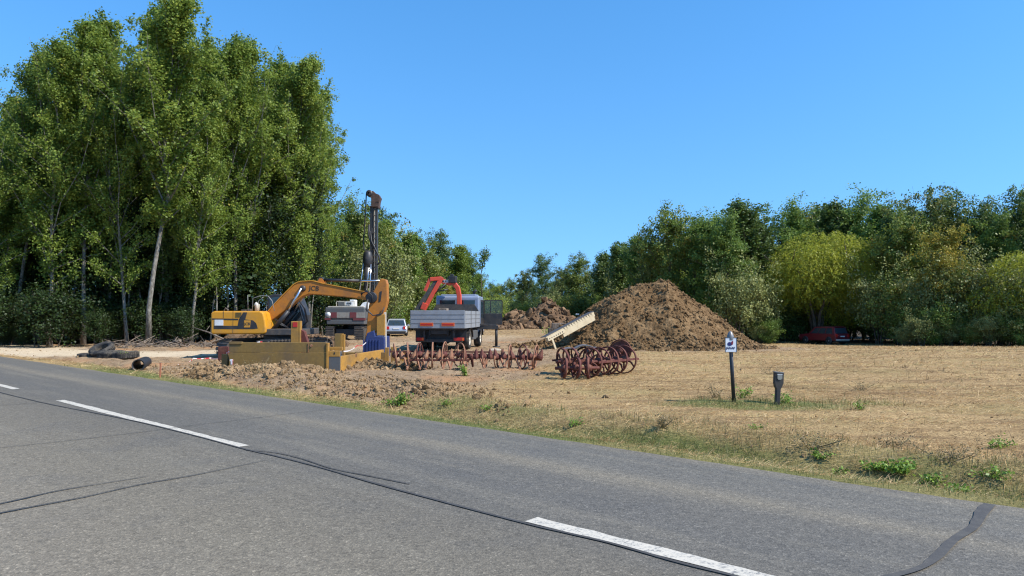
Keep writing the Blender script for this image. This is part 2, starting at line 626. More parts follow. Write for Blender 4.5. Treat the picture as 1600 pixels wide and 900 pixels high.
# ================================================================== ROAD
def asphalt():
    m, nt, out = newmat("asphalt")
    b = N(nt, "ShaderNodeBsdfPrincipled")
    tc = N(nt, "ShaderNodeTexCoord")
    mp = N(nt, "ShaderNodeMapping")
    mp.inputs['Rotation'].default_value = (0, 0, -A48)   # x -> across the road, y -> along it
    nt.links.new(tc.outputs['Object'], mp.inputs[0])
    sep = N(nt, "ShaderNodeSeparateXYZ")
    nt.links.new(mp.outputs[0], sep.inputs[0])
    nn = sep.outputs[0]
    def noise(sc, det=6.0, ro=.6, vec=None):
        n = N(nt, "ShaderNodeTexNoise", i_Scale=sc, i_Detail=det, i_Roughness=ro)
        nt.links.new(vec or tc.outputs['Object'], n.inputs['Vector'])
        return n.outputs[0]
    mp2 = N(nt, "ShaderNodeMapping"); mp2.inputs['Scale'].default_value = (1.6, .12, 1)
    nt.links.new(mp.outputs[0], mp2.inputs[0])
    streak = noise(1.6, 6, .62, mp2.outputs[0])
    big = noise(.9, 5, .6)
    agg = N(nt, "ShaderNodeTexVoronoi", i_Scale=85.0)
    nt.links.new(tc.outputs['Object'], agg.inputs['Vector'])
    agg2 = N(nt, "ShaderNodeTexVoronoi", i_Scale=34.0)
    nt.links.new(tc.outputs['Object'], agg2.inputs['Vector'])
    # lane tones across the road: centre line at 4.35
    w = mth(nt, 'ADD', nn, mth(nt, 'MULTIPLY', mth(nt, 'SUBTRACT', streak, .5), .5))
    t = mth(nt, 'DIVIDE', mth(nt, 'SUBTRACT', w, 1.0), 6.6)
    lane = ramp(nt, [(0, (0.198, 0.166, 0.120)), (.25, (0.170, 0.144, 0.103)), (.45, (0.138, 0.119, 0.089)), (.505, (0.123, 0.109, 0.086)),
                     (.60, (0.120, 0.108, 0.088)), (.72, (0.126, 0.112, 0.089)), (.775, (0.189, 0.160, 0.114)), (.83, (0.134, 0.120, 0.096)),
                     (.93, (0.129, 0.116, 0.092)), (.975, (0.156, 0.133, 0.097)), (1, (0.248, 0.198, 0.129))], t).outputs[0]
    c = mixc(nt, lane, (0.202, 0.175, 0.129), ramp(nt, [(.5, (0, 0, 0)), (.75, (.65,) * 3)], streak).outputs[0])
    c = mixc(nt, c, (0.087, 0.083, 0.077), ramp(nt, [(.52, (0, 0, 0)), (.75, (.4,) * 3)], big).outputs[0])
    sp = N(nt, "ShaderNodeSeparateColor"); nt.links.new(agg.outputs['Color'], sp.inputs[0])
    k = ramp(nt, [(0, (.72,) * 3), (.45, (.94,) * 3), (.75, (1.05,) * 3), (.93, (1.15,) * 3), (1, (1.7,) * 3)], sp.outputs[0]).outputs[0]
    mu = N(nt, "ShaderNodeMix", data_type='RGBA', blend_type='MULTIPLY'); mu.inputs[0].default_value = 1
    nt.links.new(c, mu.inputs[6]); nt.links.new(k, mu.inputs[7])
    sp2 = N(nt, "ShaderNodeSeparateColor"); nt.links.new(agg2.outputs['Color'], sp2.inputs[0])
    k2 = ramp(nt, [(0, (.75,) * 3), (.35, (1,) * 3), (.9, (1.03,) * 3), (1, (1.3,) * 3)], sp2.outputs[0]).outputs[0]
    mu2 = N(nt, "ShaderNodeMix", data_type='RGBA', blend_type='MULTIPLY'); mu2.inputs[0].default_value = 1
    nt.links.new(mu.outputs[2], mu2.inputs[6]); nt.links.new(k2, mu2.inputs[7])
    nt.links.new(mu2.outputs[2], b.inputs['Base Color'])
    b.inputs['Roughness'].default_value = .8
    b.inputs['Specular IOR Level'].default_value = .35
    bp = N(nt, "ShaderNodeBump", i_Strength=.5, i_Distance=.006)
    nt.links.new(agg.outputs['Distance'], bp.inputs['Height'])
    nt.links.new(bp.outputs[0], b.inputs['Normal'])
    nt.links.new(b.outputs[0], out.inputs[0])
    return m


def pt(u, n, z):
    return (u * RD[0] + n * RN[0], u * RD[1] + n * RN[1], z)


def build_road():
    us = np.concatenate([np.arange(-300, -6, 12.), np.arange(-6, 45, .09), np.arange(45, 700, 12.)])
    e1 = ROAD1 + fbm(us * 1.1, us * 0, 3, 4) * .055 + np.where((us > 27) & (us < 60), 0.0, 0)
    e0 = ROAD0 - 1.2 + us * 0
    V = []
    for i, u in enumerate(us):
        V += [pt(u, e0[i], -.14), pt(u, e0[i], 0), pt(u, e1[i] - .05, 0), pt(u, e1[i] + .01, -.025), pt(u, e1[i] + .03, -.17)]
    V = np.array(V)
    n = len(us)
    idx = np.arange(n * 5).reshape(n, 5)
    f = np.stack([idx[:-1, :-1], idx[1:, :-1], idx[1:, 1:], idx[:-1, 1:]], -1).reshape(-1, 4)[:, ::-1]
    o = link("road", npmesh("road", V, f, asphalt()))
    tag(o, "grey asphalt road running from lower right to far left", "road", kind='structure')


build_road()


def strip_mesh(name, pts, w, z, mat, seed=0, kind='structure', label=None, cat=None, rag=.35):
    """a thin sheet that follows a line on the road; pts are ground points (x, y), w the width (or widths)"""
    P = [Vector((p[0], p[1])) for p in pts]
    # resample with a spline-like smoothing
    dens = []
    for i in range(len(P) - 1):
        p0 = P[max(i - 1, 0)]; p1 = P[i]; p2 = P[i + 1]; p3 = P[min(i + 2, len(P) - 1)]
        k = max(2, int((p2 - p1).length / .05))
        for j in range(k):
            t = j / k
            q = .5 * ((2 * p1) + (-p0 + p2) * t + (2 * p0 - 5 * p1 + 4 * p2 - p3) * t * t + (-p0 + 3 * p1 - 3 * p2 + p3) * t ** 3)
            dens.append((q, i + t))
    dens.append((P[-1], len(P) - 1))
    ws = w if isinstance(w, (list, tuple)) else [w] * len(P)
    v = []; f = []
    for i, (q, s) in enumerate(dens):
        a = dens[max(i - 1, 0)][0]; b = dens[min(i + 1, len(dens) - 1)][0]
        d = (b - a).normalized(); nn = Vector((-d.y, d.x))
        i0 = min(int(s), len(P) - 2)
        ww = ws[i0] + (ws[i0 + 1] - ws[i0]) * (s - i0)
        k = float(fbm(np.array([s * 2.1 + i * .05]), np.array([seed * 1.7]), seed, 4)[0]) * rag
        k2 = float(fbm(np.array([i * .05 + 40]), np.array([seed * 2.3]), seed + 3, 4)[0]) * rag
        c = q
        v += [(c.x - nn.x * ww / 2 * (1 + k), c.y - nn.y * ww / 2 * (1 + k), z), (c.x + nn.x * ww / 2 * (1 + k2), c.y + nn.y * ww / 2 * (1 + k2), z)]
        if i:
            j = 2 * i
            f.append((j - 2, j, j + 1, j - 1))
    me = bpy.data.meshes.new(name)
    me.from_pydata(v, [], f); me.materials.append(mat); me.update()
    o = link(name, me)
    return tag(o, label, cat, kind=kind)


def white_paint():
    m, nt, out = newmat("road_paint")
    b = N(nt, "ShaderNodeBsdfPrincipled")
    tc = N(nt, "ShaderNodeTexCoord")
    v = N(nt, "ShaderNodeTexVoronoi", i_Scale=70.0)
    n = N(nt, "ShaderNodeTexNoise", i_Scale=9.0, i_Detail=8.0, i_Roughness=.7)
    nt.links.new(tc.outputs['Object'], v.inputs[0]); nt.links.new(tc.outputs['Object'], n.inputs[0])
    sp = N(nt, "ShaderNodeSeparateColor"); nt.links.new(v.outputs['Color'], sp.inputs[0])
    f = mth(nt, 'ADD', mth(nt, 'MULTIPLY', sp.outputs[0], .35), n.outputs[0])
    c = ramp(nt, [(.44, (.17, .16, .145)), (.54, (.40, .37, .31)), (.68, (.52, .465, .37)), (.95, (.57, .51, .41))], f)
    nt.links.new(c.outputs[0], b.inputs['Base Color'])
    b.inputs['Roughness'].default_value = .7
    nt.links.new(b.outputs[0], out.inputs[0])
    return m


WP = white_paint()
SEAL = paint("crack_sealant", (.050, .046, .042), .95, 0, (.09, .09, .09), .5, 6, .1)
SEAL2 = paint("old_crack_sealant", (.088, .085, .082), .95, 0, (.13, .122, .108), .95, 9, .3, .1)
u_of = lambda p: un(p.x, p.y)
NC = 4.42
for k, (a, b, lab) in enumerate([
        ((385, 697), (75, 627), "worn white centre dash of the road in the middle left distance"),
        ((830, 812), None, "nearest white centre dash, running out of the picture at the bottom"),
        (None, (12, 609), "far white centre dash cut by the left edge of the picture")]):
    if a: ua = u_of(on(*a, 0.0))[0]
    if b: ub = u_of(on(*b, 0.0))[0]
    if not b: ua, ub = ua - 6.0, ua
    elif not a: ua, ub = ub + 0.0, ub + 6.5
    us = np.linspace(ua, ub, 12)
    o = strip_mesh("centre_dash", [pt(u, NC, 0)[:2] for u in us], .15, .0045, WP, 3 + k, 'structure', lab, "road marking", .3)
u0 = u_of(on(12, 609, 0.0))[0] + 6.5
for k in range(8):
    us = np.linspace(u0 + 5 + k * 11.5, u0 + 11.5 + k * 11.5, 4)
    strip_mesh("centre_dash", [pt(u, NC, 0)[:2] for u in us], .15, .0045, WP, 13 + k, 'structure', "white centre dash beyond the left edge of the picture", "road marking", .1)

SEALS = [
    ([(-40, 603), (60, 628), (200, 656), (300, 680), (385, 703), (430, 713), (500, 731), (600, 760), (700, 787), (830, 821), (950, 849), (1060, 880), (1150, 902), (1250, 930)], .031, "long dark sealed crack along the centre line", SEAL),
    ([(385, 704), (430, 708), (470, 717), (520, 733), (580, 745), (640, 757)], .022, "wavy dark crack branching off the centre crack", SEAL),
    ([(-30, 703), (60, 694), (150, 684), (250, 672), (310, 664), (380, 656), (460, 646), (560, 636)], .015, "thin dark crack right across the road", SEAL),
    ([(-60, 800), (20, 784), (90, 768), (150, 758), (232, 745)], [.026, .028, .024, .02, .008], "short dark crack in the near lane, the upper of two", SEAL),
    ([(-60, 815), (40, 795), (130, 778), (220, 758), (310, 742), (415, 720)], [.03, .03, .028, .024, .02, .008], "long dark crack in the near lane, the lower of two", SEAL),
    ([(1545, 789), (1532, 805), (1520, 825), (1490, 845), (1465, 870), (1440, 888), (1390, 903), (1300, 922)], [.09, .08, .065, .06, .07, .05, .05, .04], "broad faded sealed crack crossing the far lane at the right", SEAL2),
    ([(-20, 635), (0, 634), (40, 631), (72, 628)], .02, "short thin crack at the left end of the road", SEAL),
]
for k, (pp, w, lab, mt) in enumerate(SEALS):
    pts = [on(*p, 0.0) for p in pp]
    strip_mesh("crack_seal", [(p.x, p.y) for p in pts], w, .0085 + .0005 * k, mt, 31 + k, 'structure', lab, "road crack", .45)

# ================================================================== DIRT
def ico(sub):
    import bmesh
    bm = bmesh.new(); bmesh.ops.create_icosphere(bm, subdivisions=sub, radius=1.0)
    v = np.array([q.co[:] for q in bm.verts]); f = np.array([[q.index for q in g.verts] for g in bm.faces])
    bm.free()
    return v, f


ICO1, ICO2 = ico(1), ico(2)


def rocks(pts, sizes, rng, base=ICO1, flat=.75):
    """one array of lumpy clods"""
    v0, f0 = base
    n = len(pts); k = len(v0)
    d = rng.uniform(.62, 1.15, (n, k, 1))
    sc = rng.uniform(.65, 1.3, (n, 1, 3)) * np.array([1, 1, flat])
    q = rng.normal(size=(n, 4)); q /= np.linalg.norm(q, axis=1)[:, None]
    w, x, y, z = q.T
    M = np.stack([1 - 2 * (y * y + z * z), 2 * (x * y - z * w), 2 * (x * z + y * w),
                  2 * (x * y + z * w), 1 - 2 * (x * x + z * z), 2 * (y * z - x * w),
                  2 * (x * z - y * w), 2 * (y * z + x * w), 1 - 2 * (x * x + y * y)], -1).reshape(n, 3, 3)
    V = np.einsum('nij,nkj->nki', M, v0[None] * d * sc) * sizes[:, None, None] + pts[:, None, :]
    Fc = (f0[None] + (np.arange(n) * k)[:, None, None]).reshape(-1, 3)
    return V.reshape(-1, 3), Fc, np.repeat(rng.uniform(0, 1, n), k)


def soil_material(name, c0, c1, c2):
    m, nt, out = newmat(name)
    b = N(nt, "ShaderNodeBsdfPrincipled")
    tc = N(nt, "ShaderNodeTexCoord")
    ns = []
    for sc, det in ((1.1, 6), (9, 6), (38, 4)):
        n = N(nt, "ShaderNodeTexNoise", i_Scale=float(sc), i_Detail=float(det), i_Roughness=.65)
        nt.links.new(tc.outputs['Object'], n.inputs['Vector']); ns.append(n.outputs[0])
    c = ramp(nt, [(.3, c0), (.5, c1), (.72, c2)], ns[1]).outputs[0]
    c = mixc(nt, c, c2, ramp(nt, [(.5, (0, 0, 0)), (.62, (.75,) * 3)], ns[0]).outputs[0])
    c = mixc(nt, c, c0, ramp(nt, [(.34, (.6,) * 3), (.46, (0,) * 3)], ns[0]).outputs[0])
    a = N(nt, "ShaderNodeAttribute", attribute_name="tint")
    c = mixc(nt, c, c2, ramp(nt, [(.6, (0, 0, 0)), (1, (.55,) * 3)], a.outputs['Fac']).outputs[0])
    c = mixc(nt, c, c0, ramp(nt, [(.0, (.4,) * 3), (.3, (0,) * 3)], a.outputs['Fac']).outputs[0])
    nt.links.new(c, b.inputs['Base Color'])
    b.inputs['Roughness'].default_value = .95
    b.inputs['Specular IOR Level'].default_value = .1
    bp = N(nt, "ShaderNodeBump", i_Strength=.9, i_Distance=.04)
    nt.links.new(mth(nt, 'ADD', ns[1], ns[2]), bp.inputs['Height'])
    nt.links.new(bp.outputs[0], b.inputs['Normal'])
    nt.links.new(b.outputs[0], out.inputs[0])
    return m


SOILM = soil_material("dug_soil", (.085, .048, .021), (.16, .095, .043), (.28, .18, .09))
SOILM2 = soil_material("dry_clod_soil", (.12, .074, .036), (.25, .16, .08), (.42, .285, .155))
SOILM3 = soil_material("dark_dug_soil", (.08, .048, .028), (.155, .095, .055), (.26, .17, .10))


def pile(name, cx, cy, H, rl, rr, rd, seed, mat, res, nclod, label, skew=.55, csize=.030):
    rng = np.random.default_rng(seed)
    W = max(rl, rr) * 1.15
    gx_ = np.arange(cx - rl * 1.15, cx + rr * 1.15, res); gy_ = np.arange(cy - rd * 1.15, cy + rd * 1.15, res)
    X, Y = np.meshgrid(gx_, gy_, indexing='ij'); x = X.ravel(); y = Y.ravel()
    def hgt(x, y):
        dx = np.where(x < cx, (x - cx) / rl, (x - cx) / rr); dy = (y - cy) / rd
        a = np.arctan2(dy, dx)
        d = np.hypot(dx, dy) * (1 + .10 * fbm(np.cos(a) * 1.5 + 9, np.sin(a) * 1.5, seed, 3))
        h = H * (1.0 - d)
        # rounded crest, a shoulder on the left flank, spread toe
        h = np.where(h > H - .3, H - .3 + .3 * (1 - np.exp(-(h - H + .3) / .3)), h)
        h = h + skew * np.exp(-(((dx + .38) / .2) ** 2 + (dy / .4) ** 2))
        toe = .35 * H * np.exp(-np.clip(d, 0, 3) * 3.2) 
        h = np.where(h < .28, .28 * np.exp((h - .28) / .55), h) - .12
        body = sst(1.35, .9, d)
        h = h + body * (fbm(x * .7, y * .7, seed + 1, 4) * .38 * H / 3.8 + fbm(x * 2.2, y * 2.2, seed + 2, 5) * .13 + np.abs(fbm(x * 6, y * 6, seed + 4, 3)) * .07 + .16 * H / 4 * fbm(a * 3.2, d * 1.2, seed + 9, 3) * sst(.1, .5, d))
        return np.where(d > 1.3, -.3, h * sst(1.5, 1.1, d) - .1 * sst(1.0, 1.3, d))
    base = float(gz(np.array([cx]), np.array([cy]), False)[0])
    gg = gz(x, y, False)
    h = hgt(x, y)
    Z = gg + h
    V = np.stack([x + fbm(x * 3, y * 3, seed + 7, 2) * .06, y + fbm(x * 3, y * 3, seed + 8, 2) * .06, Z], -1)
    a, b = X.shape
    idx = np.arange(a * b).reshape(a, b)
    f = np.stack([idx[:-1, :-1], idx[1:, :-1], idx[1:, 1:], idx[:-1, 1:]], -1).reshape(-1, 4)
    keep = (h[f] > -.28).all(1)
    f = f[keep]
    tri = np.concatenate([f[:, [0, 1, 2]], f[:, [0, 2, 3]]])
    # clods lying on it
    px = rng.uniform(cx - rl * 1.2, cx + rr * 1.2, nclod * 3); py = rng.uniform(cy - rd * 1.2, cy + rd * .5, nclod * 3)
    dx = np.where(px < cx, (px - cx) / rl, (px - cx) / rr); d = np.hypot(dx, (py - cy) / rd)
    ok = (d < 1.18) & (rng.uniform(size=len(px)) < .45 + .55 * (d > .8)); px = px[ok][:nclod]; py = py[ok][:nclod]
    sz = csize * rng.lognormal(0, .75, len(px)); sz = np.clip(sz, csize * .3, csize * 5)
    pz = gz(px, py, False) + np.maximum(hgt(px, py), 0) + sz * .25
    rv, rf, rt = rocks(np.stack([px, py, pz], -1), sz, rng)
    t0 = np.full(len(V), .42)
    me = npmesh(name, np.concatenate([V, rv]), np.concatenate([tri, rf + len(V)]), mat, dict(tint=np.concatenate([t0, rt])))
    o = link(name, me)
    tag(o, label, "dirt pile")
    return o, hgt


_, PH = pile("dirt_pile", 8.5, 40.0, 4.0, 7.4, 5.2, 5.2, 11, SOILM, .05, 16000, "big conical heap of dug brown earth behind the sign post")
pile("dirt_pile", 5.0, 95.0, 3.9, 6.0, 5.4, 5.0, 23, SOILM3, .16, 900, "low distant heap of darker earth between the truck and the steel strut", .2, .16)
pile("dirt_pile", .9, 99.0, 2.6, 3.2, 3.4, 4.0, 29, SOILM3, .16, 400, "small far heap of earth seen past the open truck door", .2, .15)
pile("dirt_pile", -3.4, 86.0, 1.5, 4.0, 4.0, 3.0, 37, SOILM3, .16, 300, "low earth bank behind the pale cars", .1, .13)
pile("dirt_pile", -11.8, 40.0, 1.25, 2.4, 2.2, 1.8, 41, SOILM3, .08, 900, "low rough heap of dug soil between the yellow excavator and the drilling rig", .1, .08)
pile("dirt_pile", -15.2, 43.0, .9, 2.8, 2.8, 1.6, 43, SOILM3, .08, 900, "low heap of soil and roots against the edge of the grove", .1, .08)
pile("dirt_pile", -7.3, 20.1, .30, 1.6, 1.9, .8, 47, SOILM2, .04, 4200, "ridge of dry clods heaped in front of the long trench box plate", .02, .022)
pile("dirt_pile", -4.4, 23.2, .45, 1.5, 1.5, .9, 53, SOILM2, .045, 1100, "little clod bank against the low end plate of the trench box", .02, .022)


def scatter_polar(rng, n, r0, r1, a0=-52, a1=52):
    r = r0 * (r1 / r0) ** rng.uniform(0, 1, n)
    a = np.radians(rng.uniform(a0, a1, n))
    return r * np.sin(a), r * np.cos(a), r


def soil_clods():
    rng = np.random.default_rng(7)
    x, y, r = scatter_polar(rng, 170000, 9.5, 50)
    so, gr, gn = masks(x, y)
    u, n = un(x, y)
    lump = sst(-.15, .35, fbm(x * .8, y * .8, 55, 3))
    rid = sst(8.4, 9.3, n) * sst(12.6, 10.8, n) * sst(8.5, 11.5, u) * sst(25, 21, u)
    p = so * (1 - .93 * gr) * (.12 + .5 * lump + .8 * rid) + .02 * (n > 8.2) + .03 * gr * (n > 8)
    ok = (rng.uniform(size=len(x)) < p) & (n > 8.1)
    x, y, r, rid = x[ok], y[ok], r[ok], rid[ok]
    sz = .009 * (r / 14) ** .45 * rng.lognormal(0, .55, len(x)) * (1 + 1.2 * rid)
    sz = np.clip(sz, .006, .12)
    z = gz(x, y) + sz * .3
    # bigger lumps on the thrown-up ridge
    uu = rng.uniform(8.5, 25, 9000); nn = rng.uniform(8.2, 13.2, 9000)
    bx = uu * RD[0] + nn * RN[0]; by = uu * RD[1] + nn * RN[1]
    g = sst(-.1, .3, fbm(bx * .9, by * .9, 57, 3)) * sst(8.2, 9, nn) * sst(13.2, 11.5, nn)
    k = rng.uniform(size=9000) < g * .55
    bx, by = bx[k], by[k]
    bs = np.clip(.028 * rng.lognormal(0, .55, len(bx)), .012, .11)
    x = np.concatenate([x, bx]); y = np.concatenate([y, by]); z = np.concatenate([z, gz(bx, by) + bs * .3]); sz = np.concatenate([sz, bs])
    rv, rf, rt = rocks(np.stack([x, y, z], -1), sz, rng, flat=.6)
    o = link("soil_clods", npmesh("soil_clods", rv, rf, SOILM2, dict(tint=rt)))
    tag(o, "loose dry clods strewn over the bare soil", "clods", kind='stuff')


soil_clods()


# ================================================================== GRASS AND STRAW
def strawmat():
    m, nt, out = newmat("dry_straw")
    a = N(nt, "ShaderNodeAttribute", attribute_name="tint")
    c = ramp(nt, [(0, (.10, .06, .028)), (.3, (.31, .18, .072)), (.62, (.60, .385, .165)), (.9, (.78, .57, .31)), (1, (.34, .31, .10))], a.outputs['Fac'])
    b = N(nt, "ShaderNodeBsdfPrincipled"); nt.links.new(c.outputs[0], b.inputs['Base Color'])
    b.inputs['Roughness'].default_value = .7; b.inputs['Specular IOR Level'].default_value = .25
    t = N(nt, "ShaderNodeBsdfTranslucent"); nt.links.new(c.outputs[0], t.inputs[0])
    mx = N(nt, "ShaderNodeMixShader"); mx.inputs[0].default_value = .25
    nt.links.new(b.outputs[0], mx.inputs[1]); nt.links.new(t.outputs[0], mx.inputs[2]); nt.links.new(mx.outputs[0], out.inputs[0])
    return m


def blades(x, y, r, rng, length, width, elev, tint, droop=.25, zoff=0.0, az=None):
    n = len(x)
    az = rng.uniform(0, 2 * np.pi, n) if az is None else az
    z = gz(x, y) + zoff
    dx, dy = np.cos(az), np.sin(az)
    ce, se = np.cos(elev), np.sin(elev)
    tw = rng.uniform(0, np.pi, n)
    sx, sy = -dy, dx
    p0 = np.stack([x, y, z], -1)
    D = np.stack([dx * ce, dy * ce, se], -1)
    S = np.stack([sx * np.cos(tw), sy * np.cos(tw), np.sin(tw) * .5], -1)
    up = np.array([0, 0, 1.0])
    a = p0 - S * width[:, None] * .5; b = p0 + S * width[:, None] * .5
    mid = p0 + D * length[:, None] * .55
    c = mid + S * width[:, None] * .42; d = mid - S * width[:, None] * .42
    tip = mid + (D - up * droop) * length[:, None] * .45
    V = np.stack([a, b, c, d, tip], 1).reshape(-1, 3)
    k = (np.arange(n) * 5)[:, None]
    Fc = np.concatenate([k + np.array([[0, 1, 2]]), k + np.array([[0, 2, 3]]), k + np.array([[3, 2, 4]])])
    return V, Fc, np.repeat(tint, 5)


def straw():
    rng = np.random.default_rng(17)
    x, y, r = scatter_polar(rng, 330000, 6.3, 82, -46, 47)
    so, gr, gn = masks(x, y)
    u, n = un(x, y)
    wn_ = fbm((x * .98 - y * .2) * .28, (x * .2 + y * .98) * 1.5, 101, 4)
    wn2 = fbm(x * 1.4, y * 1.4, 103, 3)
    dens = (.18 + .75 * sst(-.25, .25, -wn_) + .35 * sst(-.2, .3, wn2)) * (1 - .93 * so) * (1 - gr) * (1 - .45 * gn) * (n > 7.7)
    dens = np.maximum(dens, .06 * (n > 8) * (1 - gr))
    ok = rng.uniform(size=len(x)) < dens
    x, y, r, gn, wn_ = x[ok], y[ok], r[ok], gn[ok], wn_[ok]
    m = len(x)
    L = rng.uniform(.05, .24, m) * (r / 14) ** .25
    W = .0045 * (r / 9) ** .95 * rng.uniform(.6, 1.3, m)
    el = np.radians(np.abs(rng.normal(0, 17, m)))
    t = np.clip(.5 + rng.normal(0, .26, m) - .55 * wn_ + .25 * fbm(x * 2.2, y * 2.2, 105, 3) - .5 * fbm(x * .35 + 7, y * .8, 107, 3), 0, .97)
    # combed roughly along the mower's passes
    az = np.where(rng.uniform(size=m) < .5, rng.normal(R(10), .5, m), rng.uniform(0, 2 * np.pi, m))
    V, Fc, T = blades(x, y, r, rng, L, W, el, t, .12, .006, az)
    o = link("dry_straw", npmesh("dry_straw", V, Fc, strawmat(), dict(tint=T)))
    tag(o, "pale dry mown straw lying over the field", "straw", kind='stuff')


straw()
GRASSM = leafmat("verge_grass_blades", (.06, .075, .02), (.14, .16, .045), (.34, .30, .13), trans=.25, rough=.6, spec=.25)
WEEDM = leafmat("weed_leaves", (.08, .14, .02), (.19, .31, .04), (.34, .48, .08), trans=.35, rough=.45, spec=.35)
DRYWEEDM = leafmat("dry_weed_stalks", (.10, .07, .035), (.24, .17, .09), (.42, .33, .18), trans=.2, rough=.7, spec=.2)


def green_grass():
    rng = np.random.default_rng(19)
    x, y, r = scatter_polar(rng, 260000, 6.3, 42, -50, 47)
    so, gr, gn = masks(x, y)
    u, n = un(x, y)
    ok = (rng.uniform(size=len(x)) < gn * .95 + .012 * (1 - so) * (1 - gr)) & (n > 7.55)
    x, y, r, n = x[ok], y[ok], r[ok], n[ok]
    m = len(x)
    L = rng.uniform(.03, .11, m) * (1 + .7 * sst(8.2, 9, n))
    W = .0048 * (r / 9) ** .9 * rng.uniform(.6, 1.3, m)
    el = np.radians(rng.uniform(35, 85, m))
    t = np.clip(.42 + rng.normal(0, .24, m) + .35 * sst(-.2, .3, fbm(x * 1.1, y * 1.1, 77, 3)) - .1, 0, 1)
    V, Fc, T = blades(x, y, r, rng, L, W, el, t, .5)
    o = link("verge_grass", npmesh("verge_grass", V, Fc, GRASSM, dict(tint=T)))
    tag(o, "short green grass along the asphalt edge and round the posts", "grass", kind='stuff')
    # longer, drier tufts in the ditch
    x, y, r = scatter_polar(rng, 150000, 6.3, 34, -50, 47)
    u, n = un(x, y)
    tf = sst(.0, .35, fbm(x * 1.2, y * 1.2, 181, 3))
    so, gr, gn = masks(x, y)
    p = np.exp(-((n - 9.4) / .8) ** 2) * (.35 + .65 * tf) * (1 - so) * sst(15, 9, u) * .9 + .09 * tf * (1 - so) * (1 - gr) * (n > 8)
    ok = (rng.uniform(size=len(x)) < p) & (n > 8.1)
    x, y, r = x[ok], y[ok], r[ok]; m = len(x)
    L = rng.uniform(.06, .27, m); W = .004 * (r / 9) ** .9 * rng.uniform(.6, 1.4, m)
    V, Fc, T = blades(x, y, r, rng, L, W, np.radians(rng.uniform(30, 88, m)), np.clip(rng.normal(.5, .25, m), 0, 1), .5)
    o = link("dry_tufts", npmesh("dry_tufts", V, Fc, DRYWEEDM, dict(tint=T)))
    tag(o, "taller dry brown grass tufts along the ditch", "grass", kind='stuff')


green_grass()


def leaf_arrays(c, size, rng, up=.35, aspect=.62, bias=None):
    """rhombic leaves round the centres c"""
    n = len(c)
    nm = rng.normal(size=(n, 3)); nm[:, 2] += up * 2
    if bias is not None:
        nm += bias
    nm /= np.linalg.norm(nm, axis=1)[:, None] + 1e-9
    t = rng.normal(size=(n, 3)); t -= (t * nm).sum(1)[:, None] * nm
    t /= np.linalg.norm(t, axis=1)[:, None] + 1e-9
    b = np.cross(nm, t)
    s = size[:, None]
    V = np.stack([c - t * s * .5, c + b * s * .5 * aspect + t * s * .05, c + t * s * .5, c - b * s * .5 * aspect + t * s * .05], 1).reshape(-1, 3)
    Fc = (np.arange(n) * 4)[:, None] + np.array([[0, 1, 2, 3]])
    return V, Fc


def weed(name, mat, x, y, h, rad, n, size, seed, label, cat="weed", stems=7, up=.6):
    rng = np.random.default_rng(seed)
    z0 = gz1(x, y)
    root = thing(name, label, cat, (x, y, z0))
    mb = MB(); cs = []
    for k in range(stems):
        a = rng.uniform(0, 2 * math.pi); rr = rad * rng.uniform(.1, 1)
        hh = h * rng.uniform(.5, 1)
        p0 = (math.cos(a) * .003, math.sin(a) * .003, -.02); p1 = (math.cos(a) * rr * .7, math.sin(a) * rr * .7, hh * .6)
        p2 = (math.cos(a) * rr, math.sin(a) * rr, hh)
        mb.tube([p0, p1, p2], [.005, .004, .002], 4)
        m = max(2, n // stems)
        t = rng.uniform(.15, 1, m)
        q = np.array(p0)[None] * (1 - t[:, None]) + np.array(p2)[None] * t[:, None]
        cs.append(q + rng.normal(size=(m, 3)) * np.array([1, 1, .6]) * rad * .16)
    mb.build("stem", DRYWEED_STEM, root)
    c = np.concatenate(cs)
    c[:, 2] = np.maximum(c[:, 2], .01)
    V, Fc = leaf_arrays(c, size * rng.uniform(.6, 1.2, len(c)), rng, up)
    link("leaves", npmesh("leaves", V, Fc, mat, dict(tint=np.repeat(np.clip(rng.normal(.55, .25, len(c)), 0, 1), 4), odd=np.repeat(rng.uniform(0, 1, len(c)), 4))), root)
    return root


